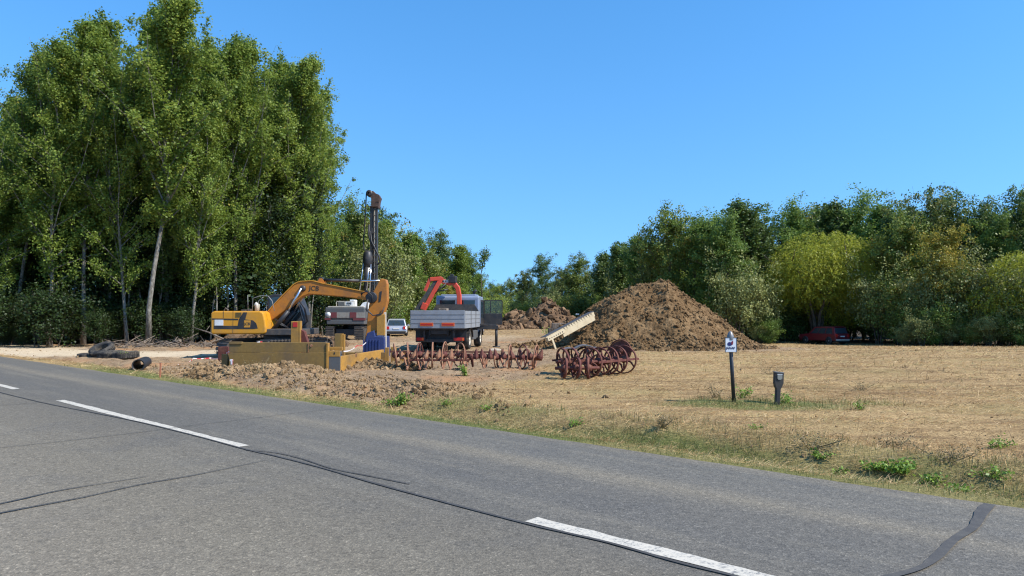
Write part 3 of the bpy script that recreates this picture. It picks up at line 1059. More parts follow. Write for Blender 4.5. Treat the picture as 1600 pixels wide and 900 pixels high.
DRYWEED_STEM = paint("weed_stem", (.20, .16, .07), .8, amount=.3, bump=0)
WEEDS = [  # px, py, h, r, n, leaf, mat, label
    (625, 633, .26, .26, 420, .05, WEEDM, "green weed clump at the edge of the spoil by the asphalt"),
    (608, 634, .15, .2, 160, .05, WEEDM, "low dark weed beside the larger clump at the asphalt edge"),
    (727, 588, .34, .22, 260, .06, WEEDM, "lone bright green weed in front of the long ring roller"),
    (1400, 742, .12, .30, 380, .055, WEEDM, "bright green leafy weed in the roadside ditch"),
    (1375, 735, .10, .22, 220, .05, WEEDM, "small bright weed at the left of the ditch weeds"),
    (1455, 752, .10, .25, 260, .05, WEEDM, "bright weed at the right end of the ditch weeds"),
    (1310, 735, .09, .15, 110, .045, WEEDM, "little green weed alone in the ditch"),
    (1500, 770, .07, .22, 160, .04, WEEDM, "flat green weed at the asphalt edge, lower right"),
    (1158, 622, .30, .30, 300, .045, WEEDM, "weeds grown up round the foot of the sign post"),
    (1118, 622, .32, .30, 220, .035, DRYWEEDM, "grey weed stalks left of the sign post foot"),
    (1232, 630, .20, .3, 280, .045, WEEDM, "green weeds right of the short dark marker post"),
    (1345, 640, .18, .2, 120, .04, WEEDM, "small weed patch right of the two marker posts"),
    (400, 592, .5, .55, 260, .03, DRYWEEDM, "dead pale weed standing before the trench box plate"),
    (200, 562, .45, .4, 160, .05, WEEDM, "thin yellowish weed behind the old tyres"),
    (1345, 610, .3, .5, 260, .03, DRYWEEDM, "tall dry grass tuft in the field right of the posts"),
    (1200, 585, .3, .8, 320, .03, DRYWEEDM, "pale dry grass tuft in the field behind the short post"),
    (1035, 668, .25, .25, 260, .03, DRYWEEDM, "brown dry tuft near the asphalt edge in the middle"),
    (1285, 722, .10, .16, 120, .045, WEEDM, "small green weed clump at the foot of the dry ditch bank"),
    (1180, 672, .10, .2, 110, .04, WEEDM, "small green weed at the verge left of the ditch bank"),
    (1560, 700, .16, .25, 160, .045, WEEDM, "green weed in the dry grass near the right edge"),
    (1545, 745, .10, .3, 200, .045, WEEDM, "flat green weed patch close to the lower right corner"),
    (1265, 700, .20, .45, 420, .03, DRYWEEDM, "brown dead weeds on the ditch bank"),
    (1480, 722, .20, .5, 420, .03, DRYWEEDM, "brown dead weeds on the ditch bank above the bright weeds"),
    (1390, 700, .16, .5, 360, .03, DRYWEEDM, "grey brown dead weeds behind the ditch"),
    (760, 640, .10, .22, 120, .04, WEEDM, "small green weed in the verge below the long ring roller"),
    (900, 665, .12, .22, 130, .04, WEEDM, "green weed in the verge below the ring gangs"),
    (700, 632, .10, .25, 120, .04, WEEDM, "low weed in the verge right of the spoil"),
    (870, 515, .8, 1.2, 260, .15, WEEDM, "small green shrub beside the dark timber block"),
]
for k, (px, py, h, r_, n_, sz, mt, lab) in enumerate(WEEDS):
    p = on(px, py)
    if px == 870: p = gx(866, 60)
    weed("weed" if mt is WEEDM else "dry_weed", mt, p.x, p.y, h, r_, n_, sz, 200 + k, lab)

# ================================================================== TREES
def barkmat(name, c0, c1, c2, sc=9.0):
    m, nt, out = newmat(name)
    b = N(nt, "ShaderNodeBsdfPrincipled")
    tc = N(nt, "ShaderNodeTexCoord")
    mp = N(nt, "ShaderNodeMapping"); mp.inputs['Scale'].default_value = (1, 1, .35)
    nt.links.new(tc.outputs['Object'], mp.inputs[0])
    n = N(nt, "ShaderNodeTexNoise", i_Scale=sc, i_Detail=7.0, i_Roughness=.7)
    nt.links.new(mp.outputs[0], n.inputs[0])
    c = ramp(nt, [(.35, c0), (.5, c1), (.65, c2)], n.outputs[0])
    nt.links.new(c.outputs[0], b.inputs['Base Color'])
    b.inputs['Roughness'].default_value = .9
    bp = N(nt, "ShaderNodeBump", i_Strength=.6, i_Distance=.03)
    nt.links.new(n.outputs[0], bp.inputs['Height']); nt.links.new(bp.outputs[0], b.inputs['Normal'])
    nt.links.new(b.outputs[0], out.inputs[0])
    return m


BARK_P = barkmat("pale_poplar_bark", (.055, .047, .035), (.17, .152, .12), (.31, .285, .24))
BARK_D = barkmat("dark_bark", (.04, .03, .022), (.11, .085, .06), (.20, .16, .12))

LM = dict(
    poplar=leafmat("poplar_leaves", (0.098, 0.152, 0.029), (0.196, 0.280, 0.046), (0.394, 0.449, 0.083), .48, .5, .3, (0.524, 0.449, 0.083), .05),
    green=leafmat("broad_green_leaves", (0.080, 0.135, 0.029), (0.158, 0.248, 0.048), (0.290, 0.382, 0.073), .42, .5, .28, (0.394, 0.359, 0.064), .04),
    dark=leafmat("dark_green_leaves", (0.053, 0.095, 0.025), (0.112, 0.175, 0.043), (0.211, 0.280, 0.064), .4, .45, .4),
    brown=leafmat("browning_leaves", (0.079, 0.118, 0.026), (0.166, 0.221, 0.043), (0.299, 0.342, 0.065), .33, .5, .3, (0.350, 0.258, 0.065), .16),
    rust=leafmat("rust_edged_leaves", (0.064, 0.099, 0.030), (0.128, 0.169, 0.043), (0.240, 0.258, 0.065), .3, .5, .3, (0.286, 0.200, 0.056), .14),
    gold=leafmat("yellowing_leaves", (0.131, 0.133, 0.026), (0.304, 0.276, 0.048), (0.48, 0.39, 0.06), .35, .5, .3, (0.52, 0.36, 0.05), .2),
    willow=leafmat("yellow_willow_leaves", (0.20, 0.215, 0.031), (0.40, 0.42, 0.050), (0.60, 0.60, 0.080), .5, .5, .3),
    grey=leafmat("grey_green_leaves", (0.132, 0.152, 0.064), (0.27, 0.292, 0.088), (0.45, 0.449, 0.15), .3, .55, .35),
    shade=leafmat("shade_darkened_leaves", (.012, .024, .008), (.026, .048, .013), (.055, .095, .02), .3, .5, .3),  # leaf green darkened, deep shadow under the grove put into the colour
    light=leafmat("light_green_leaves", (0.144, 0.192, 0.034), (0.301, 0.371, 0.058), (0.500, 0.562, 0.095), .4, .45, .35),
)


def tree_meshes(seed, H, rmax, z0, nbr, nleaf, leaf, mat, bark, shape='poplar', rt=.14, asc=(50, 68), lean=(0, 0), sig=.32, stems=1):
    """a trunk-and-limbs mesh and a crown mesh, about H high; returned once and shared by the copies"""
    rng = np.random.default_rng(seed)
    mb = MB()
    cl = []; cb = []; wt = []; tt = []
    for st in range(stems):
        a0 = rng.uniform(0, 2 * math.pi)
        off = np.array([math.cos(a0), math.sin(a0)]) * (.0 if stems == 1 else rmax * .45 * rng.uniform(.3, 1))
        Hs = H * (1 if stems == 1 else rng.uniform(.7, 1))
        K = 9
        wob = np.cumsum(rng.normal(0, .012 * H, (K + 1, 2)), 0) * np.linspace(0, 1, K + 1)[:, None] ** .7
        T = [np.array([off[0] * .25 * (1 if stems > 1 else 0) + wob[i, 0] + lean[0] * i / K * H + off[0] * (i / K),
                       off[1] * .25 * (1 if stems > 1 else 0) + wob[i, 1] + lean[1] * i / K * H + off[1] * (i / K), Hs * i / K * .97 - .15 * (i == 0)]) for i in range(K + 1)]
        rr = [max(.015, rt * (1 - (i / K)) ** .85) for i in range(K + 1)]
        rr[0] *= 1.3
        mb.tube([tuple(p) for p in T], rr, 8)
        nb = nbr // stems
        for j in range(nb):
            f = (j + rng.uniform(0, 1)) / nb
            if shape == 'poplar': f = f ** .85
            z = z0 + (Hs * .985 - z0) * f
            k = min(int(z / Hs * K), K - 1); fr = z / Hs * K - k
            p = T[k] * (1 - fr) + T[min(k + 1, K)] * fr
            if shape == 'poplar':
                L = rmax * (1 - .90 * f ** 2.2) * (.6 + .4 * min(1, f * 3)) * rng.uniform(.35, 1.3)
            elif shape == 'round':
                L = rmax * math.sqrt(max(.04, 1 - ((f - .42) / .60) ** 2)) * rng.uniform(.72, 1.12)
            else:   # dome / willow
                L = rmax * math.sqrt(max(.05, 1 - (max(f - .25, 0) / .78) ** 2)) * rng.uniform(.8, 1.08)
            az = j * 2.39996 + rng.normal(0, .35)
            el = R(rng.uniform(*asc)) + (.25 * f if shape == 'round' else 0)
            if shape == 'poplar' and j % 6 == 4 and f < .85:      # side leaders give the crown several points
                el = R(rng.uniform(68, 80)); L = min((Hs - z) * rng.uniform(.75, 1.0), rmax * 2.4)
            elif shape == 'round' and j % 11 == 5:
                el = R(rng.uniform(60, 80)); L = L * 1.15
            d = np.array([math.cos(az) * math.cos(el), math.sin(az) * math.cos(el), math.sin(el)])
            if shape != 'poplar':
                L = L / max(.45, math.cos(el)) * .85
            S = 4; pts = [p]; q = p.copy(); dd = d.copy()
            for s in range(S):
                dd = dd + rng.normal(0, .12, 3) + (np.array([0, 0, -.22]) if shape == 'willow' and s > 1 else 0)
                dd /= np.linalg.norm(dd)
                q = q + dd * L / S
                pts.append(q.copy())
            rb = max(.012, rt * (1 - f) * .38)
            mb.tube([tuple(v) for v in pts], [rb, rb * .8, rb * .6, rb * .4, rb * .2], 5, cap=False)
            nt_ = 9
            for s in range(nt_):
                t = .22 + .78 * (s + rng.uniform(0, 1)) / nt_
                i = min(int(t * S), S - 1); g = t * S - i
                c = pts[i] * (1 - g) + pts[i + 1] * g
                side = rng.normal(size=3); side[2] = side[2] * .6 + (.25 if shape != 'willow' else -.35)
                c = c + side * sig * (.35 + .5 * t) * (1.3 if shape != 'poplar' else 1.1)
                cl.append(c); cb.append((c - p) / (np.linalg.norm(c - p) + .01)); wt.append((.5 + rng.uniform(0, 1) ** 1.5 * 1.6) * ((1.3 - .85 * t) if shape == 'poplar' else 1)); tt.append(t)
    cl = np.array(cl); cb = np.array(cb); wt = np.array(wt); wt /= wt.sum()
    ci = rng.choice(len(cl), nleaf, p=wt)
    sg = sig * rng.uniform(.55, 1.1, len(cl)) * ((1.25 - .75 * np.array(tt)) if shape == 'poplar' else 1)
    # flattened leaf clumps
    pos = cl[ci] + rng.normal(size=(nleaf, 3)) * sg[ci][:, None] * np.array([.8, .8, {'poplar': 1.15}.get(shape, .62)])
    tn = rng.normal(.5, .13, len(cl))[ci] + rng.normal(0, .17, nleaf)
    pos[:, 2] = np.maximum(pos[:, 2], .05)
    sz = leaf * rng.uniform(.6, 1.25, nleaf)
    V, Fc = leaf_arrays(pos, sz, rng, .22, .7 if shape != 'willow' else .35, cb[ci] * .7)
    crown = npmesh("crown", V, Fc, mat, dict(tint=np.repeat(np.clip(tn, 0, 1), 4), odd=np.repeat(np.clip(rng.uniform(0, 1, len(cl))[ci] * .5 + rng.uniform(0, 1, nleaf) * .5, 0, 1), 4)))
    ob = mb.build("trunk", bark)
    trunk = ob.data
    bpy.data.objects.remove(ob)
    return trunk, crown, H


def plant(var, x, y, H, rz, name, label, cat, group=None, sx=1.0, lean=0.0, z=None, litcrown=True):
    trunk, crown, H0 = var
    z = gz1(x, y) - .05 if z is None else z
    t = thing(name, label, cat, (x, y, z), rz, group)
    s = H / H0
    t.scale = (s * sx, s * sx, s)
    t.rotation_euler = (lean * .6, lean, rz)
    a = link("trunk", trunk, t)
    b = link("crown", crown, t)
    return t


def willow_meshes(seed, H, rmax, nstreak, leaf, mat, bark):
    """broad dome of drooping fine twigs over several limbs"""
    rng = np.random.default_rng(seed)
    lobes = [(0, 0, H * .62, rmax * .72, H * .36), (.1 * rmax, -.3 * rmax, H * .74, rmax * .48, H * .24)]
    for k in range(11):
        a = k * 2.39996; r = rmax * (.36 + .24 * (k % 3) / 2)
        lobes.append((r * math.cos(a), r * math.sin(a), H * (.34 + .085 * (k * 7 % 5)), rmax * rng.uniform(.34, .46), H * rng.uniform(.18, .26)))
    mb = MB()
    for st in range(5):
        a = st * 1.257 + .3
        p = [(.1 * math.cos(a), .1 * math.sin(a), -.1)]
        for t in (.25, .5, .75, 1.0):
            r = rmax * .62 * t ** 1.2
            p.append((r * math.cos(a) + rng.normal(0, .12), r * math.sin(a) + rng.normal(0, .12), H * (.08 + .62 * t)))
        mb.tube(p, [.2, .15, .11, .07, .03], 7)
        for q in range(5):
            b_ = p[2 + q % 3]; d = rng.normal(size=3); d[2] = abs(d[2]) + .5; d /= np.linalg.norm(d)
            mb.tube([b_, tuple(np.array(b_) + d * 1.0), tuple(np.array(b_) + d * 2.1 + np.array([0, 0, .2]))], [.06, .04, .015], 5)
    w = np.array([l[3] ** 2 for l in lobes]); w /= w.sum()
    li = rng.choice(len(lobes), nstreak, p=w); L = np.array(lobes)[li]
    d = rng.normal(size=(nstreak, 3)); d[:, 2] = d[:, 2] * .9 + .25
    d /= np.linalg.norm(d, axis=1)[:, None]
    rad = rng.uniform(.62, 1.02, nstreak) ** .6
    c = L[:, :3] + d * np.stack([L[:, 3], L[:, 3], L[:, 4]], -1) * rad[:, None]
    ns = 8
    k = np.arange(ns)[None, :, None]
    out = d * np.array([1, 1, 0])
    sway = rng.normal(0, .03, (nstreak, 1, 3))
    pos = c[:, None, :] + (out[:, None, :] * .05 + np.array([0, 0, -.065])[None, None] + sway) * k + rng.normal(0, .03, (nstreak, ns, 3))
    pos = pos.reshape(-1, 3)
    ok = pos[:, 2] > .3
    tn = np.repeat(rng.normal(.5, .16, len(lobes))[li] * .4 + rng.normal(.3, .12, nstreak), ns) + rng.normal(0, .1, nstreak * ns)
    pos = pos[ok]; tn = tn[ok]
    V, Fc = leaf_arrays(pos, leaf * rng.uniform(.7, 1.3, len(pos)), rng, .2, .38, np.repeat(d, ns, 0)[ok] * .8)
    crown = npmesh("crown", V, Fc, mat, dict(tint=np.repeat(np.clip(tn, 0, 1), 4), odd=np.zeros(len(pos) * 4)))
    ob = mb.build("trunk", bark); trunk = ob.data; bpy.data.objects.remove(ob)
    return trunk, crown, H


# species variants: (tree) meshes made once, shared by every copy
V_POP = [tree_meshes(300 + i, 20.0, 4.2 + .3 * (i % 3), (6.2, 3.4, 6.8, 3.8, 5.6)[i], 66, 31000, .155, LM['poplar'], BARK_P, 'poplar', .13, (25, 58), ((.012, .0), (-.02, .01), (.03, 0), (.0, .02), (-.01, 0))[i], .31) for i in range(5)]
V_GRN = [tree_meshes(320 + i, 14.0, 3.9, 1.6, 50, 18000, .24, LM[m], BARK_D, 'round', .2, (5, 60), (0, 0), .42) for i, m in enumerate(['green', 'green', 'dark', 'light'])]
V_PLR = [tree_meshes(340 + i, 15.0, 3.3, 1.5, 52, 15000, .24, LM[m], BARK_D, 'poplar', .18, (20, 60), (0, 0), .42) for i, m in enumerate(['green', 'dark', 'poplar'])]
V_BRN = [tree_meshes(330 + i, 12.0, 3.9, 1.0, 50, 18000, .24, LM[m], BARK_D, 'round', .2, (5, 55), (0, 0), .42) for i, m in enumerate(['brown', 'rust', 'gold'])]
V_WIL = [willow_meshes(350, 10.5, 5.6, 7000, .20, LM['willow'], BARK_D)]
V_BSH = [tree_meshes(360 + i, 4.2, 2.6, .15, 40, 9000, .17, LM[m], BARK_D, 'dome', .06, (20, 65), (0, 0), .40, 4) for i, m in enumerate(['grey', 'dark', 'green', 'brown', 'light'])]
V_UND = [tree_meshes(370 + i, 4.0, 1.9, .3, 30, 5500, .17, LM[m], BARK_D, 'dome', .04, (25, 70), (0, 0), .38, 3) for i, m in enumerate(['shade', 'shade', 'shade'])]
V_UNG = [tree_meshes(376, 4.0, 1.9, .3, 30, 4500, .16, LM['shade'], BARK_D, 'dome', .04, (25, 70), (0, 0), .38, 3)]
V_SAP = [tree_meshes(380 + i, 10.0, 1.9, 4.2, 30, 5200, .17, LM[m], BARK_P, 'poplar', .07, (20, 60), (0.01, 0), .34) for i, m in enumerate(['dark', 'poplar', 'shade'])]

rr_ = random.Random(5)


def height_for(ytop, Y, z):
    return at(800, ytop, Y).z - z


# the grove at the left: its front row one can tell apart
GROVE = [  # px of the foot, depth, photo row of the top, variant, sx, lean, label
    (-70, 40, 130, 0, 1.1, 0, "poplar cut by the left edge of the picture"),
    (-10, 39.5, 150, 1, 1.0, 0, "poplar with bluish top at the far left edge of the grove"),
    (28, 42, 72, 2, .95, 0, "slim pointed poplar second in from the left edge"),
    (78, 40.5, 62, 3, 1.0, 0, "slim poplar between the leftmost point and the broad double top"),
    (132, 41.5, 30, 4, 1.05, .01, "poplar with broad bushy top left of the tallest tree"),
    (168, 44, 26, 0, 1.05, 0, "poplar just left of the tallest tree, slightly lower than it"),
    (200, 41, 90, 1, .9, -.03, "thin pale trunked poplar left of the thick trunk"),
    (234, 40.5, -8, 2, 1.15, .012, "tallest poplar with the thick pale trunk, its tip leaving the picture"),
    (300, 42, 120, 3, .9, .04, "poplar with thin slanting trunk right of the thick pale trunk"),
    (330, 47, 66, 4, 1.0, 0, "poplar with small pointed tip behind the excavator tail"),
    (368, 45, 62, 0, 1.0, .015, "poplar with straight pale trunk rising behind the excavator tail"),
    (408, 46.5, 58, 1, 1.05, .06, "poplar with pale trunk leaning right behind the excavator boom foot"),
    (428, 49, 88, 2, 1.0, .07, "second right leaning pale trunk behind the excavator boom"),
    (462, 51, 110, 3, 1.05, .02, "poplar near the right shoulder of the grove"),
    (484, 50, 150, 4, 1.0, .0, "sunlit poplar at the right edge of the grove"),
    (496, 57, 140, 0, 1.05, 0, "poplar behind the sunlit one at the right edge of the grove"),
    (504, 55, 240, 1, 1.0, .0, "lower leafy poplar at the far right of the grove, behind the drilling rig"),
    (316, 49, 84, 3, 1.1, 0, "poplar between the tallest tree and the excavator tail, set back a little"),
    (350, 51, 72, 1, 1.1, 0, "poplar set back behind the straight pale trunk"),
    (446, 53, 92, 0, 1.1, 0, "poplar set back above the excavator boom"),
    (262, 45, 5, 0, 1.0, 0, "poplar whose twin points stand just right of the tallest tip"),
]
for k, (px, Y, yt, v, sx, ln, lab) in enumerate(GROVE):
    p = gx(px, Y)
    plant(V_POP[v], p.x, p.y, height_for(yt, Y, p.z), rr_.uniform(-.4, .4), "poplar_tree", lab, "tree", "poplars at the front of the grove", sx, ln)
# inside the grove, nothing tells these apart
k = 0
for row, (Yb, x0, x1) in enumerate([(46, -38, -17.5), (50, -42, -17), (55, -46, -18), (61, -50, -18)]):
    x = x0
    while x < x1:
        xx = x + rr_.uniform(-.6, .6); yy = Yb + rr_.uniform(-1.2, 1.2) + max(0, (x + 30)) * .12
        px = 800 + xx / yy * F
        top = np.interp(px, [-200, 0, 90, 165, 260, 330, 395, 455, 500, 540, 600], [150, 150, 110, 60, 60, 100, 90, 125, 150, 230, 300]) + rr_.uniform(5, 45)
        z = gz1(xx, yy)
        plant(V_POP[k % 5], xx, yy, height_for(top, yy, z) * .97, rr_.uniform(0, 6.28), "poplar_tree", "one of the poplars crowded inside the left grove, behind the front row", "tree", "poplars inside the grove", 1.3)
        k += 1
        x += 3.1 + .25 * row
# understory, its leaves coloured dark to stand for the deep shadow there
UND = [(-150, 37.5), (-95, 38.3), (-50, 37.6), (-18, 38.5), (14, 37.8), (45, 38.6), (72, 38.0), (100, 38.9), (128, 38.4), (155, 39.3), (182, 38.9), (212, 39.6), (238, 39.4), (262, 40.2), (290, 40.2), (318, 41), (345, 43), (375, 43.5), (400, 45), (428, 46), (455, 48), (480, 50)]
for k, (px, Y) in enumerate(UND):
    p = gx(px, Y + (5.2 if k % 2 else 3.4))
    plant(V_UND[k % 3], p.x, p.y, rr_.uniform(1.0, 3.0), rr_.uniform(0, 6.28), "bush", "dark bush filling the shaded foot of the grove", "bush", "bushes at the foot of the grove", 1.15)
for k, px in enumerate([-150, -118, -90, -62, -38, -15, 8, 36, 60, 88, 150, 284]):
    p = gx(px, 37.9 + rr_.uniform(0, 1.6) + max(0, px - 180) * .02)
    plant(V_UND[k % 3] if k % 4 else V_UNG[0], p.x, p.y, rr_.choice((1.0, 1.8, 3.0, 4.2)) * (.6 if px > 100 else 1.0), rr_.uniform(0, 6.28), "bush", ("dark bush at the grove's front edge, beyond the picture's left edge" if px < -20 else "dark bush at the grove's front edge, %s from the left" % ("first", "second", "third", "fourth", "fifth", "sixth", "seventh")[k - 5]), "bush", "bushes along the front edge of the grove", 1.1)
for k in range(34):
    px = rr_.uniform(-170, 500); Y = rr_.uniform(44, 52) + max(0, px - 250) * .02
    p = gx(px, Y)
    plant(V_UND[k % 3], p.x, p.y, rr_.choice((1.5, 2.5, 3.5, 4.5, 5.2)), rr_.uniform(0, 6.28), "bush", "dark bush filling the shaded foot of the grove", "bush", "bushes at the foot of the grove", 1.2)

for k in range(40):
    px = -150 + 640 * k / 39 + rr_.uniform(-9, 9); Y = rr_.uniform(42.8, 46.5) + max(0, px - 330) * .03
    p = gx(px, Y)
    plant(V_SAP[(0, 2, 1, 2)[k % 4]], p.x, p.y, rr_.uniform(6.0, 12.5), rr_.uniform(0, 6.28), "sapling", "thin young poplar filling the middle height of the grove behind the big trunks", "tree", "saplings inside the grove", 1.1)

# trees behind the machines, middle left
MIDL = [
    (566, 66, 330, V_BRN[0], .8, "brownish tree just right of the drilling rig mast foot, beside the grove"),
    (545, 70, 320, V_GRN[0], .9, "green tree between the grove and the drilling mast"),
    (590, 78, 338, V_GRN[2], .9, "green tree right behind the drilling mast"),
    (612, 74, 330, V_PLR[2], 1.2, "tall light green tree with feathery top right of the drilling mast"),
    (640, 80, 350, V_PLR[0], 1.3, "green tree standing right of the feathery topped one"),
    (607, 62, 405, V_BSH[0], .9, "silvery grey willow shrub behind the excavator arm"),
    (664, 84, 385, V_BRN[0], .95, "olive brown tree behind the red crane arm"),
    (683, 90, 368, V_GRN[2], .95, "dark rounded tree above the crane knuckle"),
    (712, 92, 372, V_PLR[2], 1.3, "light tall tree right of the crane knuckle"),
    (733, 96, 395, V_GRN[0], .8, "green tree at the right end of the left belt"),
    (748, 108, 420, V_PLR[0], 1.1, "small tree ending the left belt above the truck cab"),
    (700, 78, 452, V_BRN[2], .8, "low yellowish tree behind the truck crane"),
    (650, 74, 440, V_BRN[0], .9, "low brownish tree behind the truck bed"),
    (765, 130, 455, V_BRN[0], .8, "low far tree above the open truck door"),
    (722, 88, 450, V_GRN[3], .8, "low green tree behind the truck cab"),
    (600, 66, 450, V_BSH[2], 1.0, "low green bush behind the excavator arm"),
    (632, 76, 482, V_BSH[4], 1.0, "bright low bush above the pale cars"),
]
for k, (px, Y, yt, v, sx, lab) in enumerate(MIDL):
    p = gx(px, Y)
    plant(v, p.x, p.y, height_for(yt, Y, p.z) * .93, rr_.uniform(0, 6.28), "tree", lab, "tree", "trees behind the machines", sx)
for k in range(20):
    t = k / 19
    px = 520 + 250 * t + rr_.uniform(-8, 8); Y = 72 + 50 * t + rr_.uniform(6, 14)
    yt = np.interp(px, [520, 560, 610, 650, 700, 740, 770], [330, 345, 350, 380, 390, 420, 460]) + rr_.uniform(5, 30)
    p = gx(px, Y)
    plant((V_GRN + V_PLR)[k % 7], p.x, p.y, height_for(yt, Y, p.z) * .93, rr_.uniform(0, 6.28), "tree", "green tree inside the belt behind the machines", "tree", "trees inside the left belt", 1.15)

# thin leafless tree with a leafy tip
def snag():
    p = gx(752, 96)
    t = thing("snag_tree", "thin bare tree with a small leafy tip against the sky", "tree", p)
    z = at(752, 393, 96).z - p.z
    mb = MB()
    mb.tube([(0, 0, 0), (.1, 0, z * .4), (-.05, 0, z * .7), (.45, 0, z * .95)], [.14, .1, .07, .03], 6)
    for zz, dx in ((.75, .5), (.82, -.3), (.86, .6), (.9, .2)):
        mb.tube([(0, 0, z * zz), (dx * .5, 0, z * zz + .4), (dx, 0, z * zz + .9)], [.04, .03, .015], 5)
    mb.build("trunk", BARK_D, t)
    rng = np.random.default_rng(3)
    c = np.concatenate([rng.normal(size=(130, 3)) * .28 + np.array(q) for q in ((.5, 0, z), (.75, 0, z * .95), (.1, 0, z * .88), (.45, 0, z * .91), (.0, 0, z * .8))])
    V, Fc = leaf_arrays(c, rng.uniform(.15, .3, len(c)), rng)
    link("crown", npmesh("crown", V, Fc, LM['dark'], dict(tint=np.repeat(rng.uniform(0, 1, len(c)), 4), odd=np.zeros(len(c) * 4))), t)


snag()

# the right belt
RIGHT = [
    (782, 200, 448, V_GRN[3], 1.1, "light green tree farthest down the gap between the belts"),
    (800, 170, 440, V_BRN[0], 1.0, "small brownish tree at the far end of the right belt"),
    (822, 145, 428, V_BRN[1], 1.0, "brown tree left of the dark round one at the end of the right belt"),
    (850, 140, 404, V_GRN[2], 1.0, "dark round tree rising alone near the gap"),
    (878, 128, 425, V_BRN[1], 1.0, "rust tinged tree right of the dark round one"),
    (904, 116, 405, V_BRN[0], .9, "olive tree with uneven top left of the big dirt pile"),
    (935, 108, 385, V_PLR[1], 1.3, "blue green tree left of the big dirt pile's crest"),
    (968, 102, 372, V_PLR[1], 1.2, "blue green pointed tree above the left flank of the big pile"),
    (994, 96, 358, V_PLR[0], 1.2, "slender pointed tree left of the crest of the big pile"),
    (1018, 88, 385, V_BRN[1], .8, "rust brown tree right above the crest of the big pile"),
    (1052, 84, 338, V_BRN[0], .95, "tall yellow brown tree right of the crest of the big pile"),
    (1085, 82, 350, V_GRN[0], .9, "green tree beside the yellow brown one"),
    (1108, 80, 332, V_PLR[0], 1.4, "tall green tree left of the highest one in the right belt"),
    (1135, 76, 345, V_GRN[0], 1.0, "bright green tree in front of the highest one"),
    (1165, 79, 298, V_PLR[1], 1.35, "highest dark tree of the right belt, with several pointed tips"),
    (1190, 80, 318, V_PLR[1], 1.2, "dark tree joined to the right side of the highest one"),
    (1240, 88, 326, V_GRN[0], 1.0, "green tree behind the yellow willow's left shoulder"),
    (1278, 91, 330, V_PLR[0], 1.3, "green tree behind the yellow willow's crown"),
    (1312, 88, 296, V_PLR[1], 1.25, "dark tree with a thin spire above the yellow willow"),
    (1350, 88, 310, V_GRN[0], .95, "green tree right behind the yellow willow's crown"),
    (1376, 82, 306, V_PLR[0], 1.3, "tall soft green tree right of the yellow willow"),
    (1398, 74, 322, V_PLR[1], 1.1, "blue green tree left of the browning broad one"),
    (1425, 70, 348, V_BRN[0], 1.0, "broad olive brown tree right of the yellow willow"),
    (1478, 64, 368, V_BRN[2], .85, "tree turning gold on its right side"),
    (1462, 72, 316, V_BRN[1], .8, "brown topped tree behind the golden one"),
    (1495, 73, 312, V_GRN[2], .9, "dark broad tree behind the golden one's right side"),
    (1540, 70, 322, V_GRN[2], .9, "dark green tree near the right edge of the picture"),
    (1562, 66, 345, V_GRN[0], .9, "green tree above the second yellow willow"),
    (1592, 68, 308, V_GRN[2], .8, "dark tree with thin top at the right edge of the picture"),
    (1640, 64, 318, V_BRN[0], 1.0, "olive tree beyond the right edge of the picture"),
    (1700, 62, 318, V_GRN[0], 1.0, "green tree well beyond the right edge of the picture"),
]
for k, (px, Y, yt, v, sx, lab) in enumerate(RIGHT):
    p = gx(px, Y)
    plant(v, p.x, p.y, height_for(yt, Y, p.z) * .93, rr_.uniform(0, 6.28), "tree", lab, "tree", "trees of the right belt", sx)
for (px, Y, yt, sx, lab) in ((1276, 76, 356, 1.04, "round yellow green willow standing out before the dark belt"), (1606, 60, 385, 1.0, "second yellow willow, cut by the right edge of the picture")):
    p = gx(px, Y)
    plant(V_WIL[0], p.x, p.y, height_for(yt, Y, p.z), rr_.uniform(0, 6.28) if px > 1500 else 1.0, "willow_tree", lab, "tree", "yellow willows of the right belt", sx)
for k in range(46):
    t = k / 45
    px = 800 + 900 * t + rr_.uniform(-8, 8); Y = np.interp(px, [800, 900, 1000, 1160, 1400, 1700], [170, 124, 106, 90, 92, 76]) + rr_.uniform(0, 8)
    yt = np.interp(px, [780, 850, 905, 990, 1050, 1160, 1300, 1600, 1700], [455, 430, 420, 375, 360, 335, 330, 330, 330]) + rr_.uniform(0, 22)
    p = gx(px, Y)
    plant((V_GRN[:3] + V_PLR + V_BRN[:2])[k % 8], p.x, p.y, height_for(yt, Y, p.z) * .93, rr_.uniform(0, 6.28), "tree", "tree standing inside the right belt behind its front row", "tree", "trees inside the right belt", 1.15)
# bushes along the foot of the right belt
BUSH = [
    (1118, 80, 500, 2, "low green bush at the right foot of the big pile"), (1150, 73, 440, 0, "grey green willow bush right of the big pile"),
    (1190, 74, 455, 0, "grey green bush left of the red car"), (1228, 78, 480, 1, "dark bush behind the nose of the red car"),
    (1262, 80, 470, 0, "grey bush under the yellow willow"), (1300, 79, 455, 0, "grey bush right behind the red car"),
    (1362, 78, 465, 1, "dark bush just right of the red car"), (1372, 69, 448, 0, "grey green bush two right of the red car"),
    (1408, 67, 452, 3, "brownish bush below the broad olive tree"), (1425, 66, 488, 4, "bright little bush among the grey ones"),
    (1448, 65, 445, 0, "grey bush below the golden tree"), (1488, 64, 440, 3, "olive bush right of the golden tree's foot"),
    (1520, 63, 442, 0, "pale grey bush left of the last willow"), (1556, 61, 440, 0, "grey bush by the foot of the last willow"),
    (1590, 60, 460, 1, "dark bush at the right edge of the picture"), (1630, 59, 440, 0, "grey bush beyond the right edge"),
    (1095, 84, 492, 1, "dark bush half behind the big pile's right flank"),
]
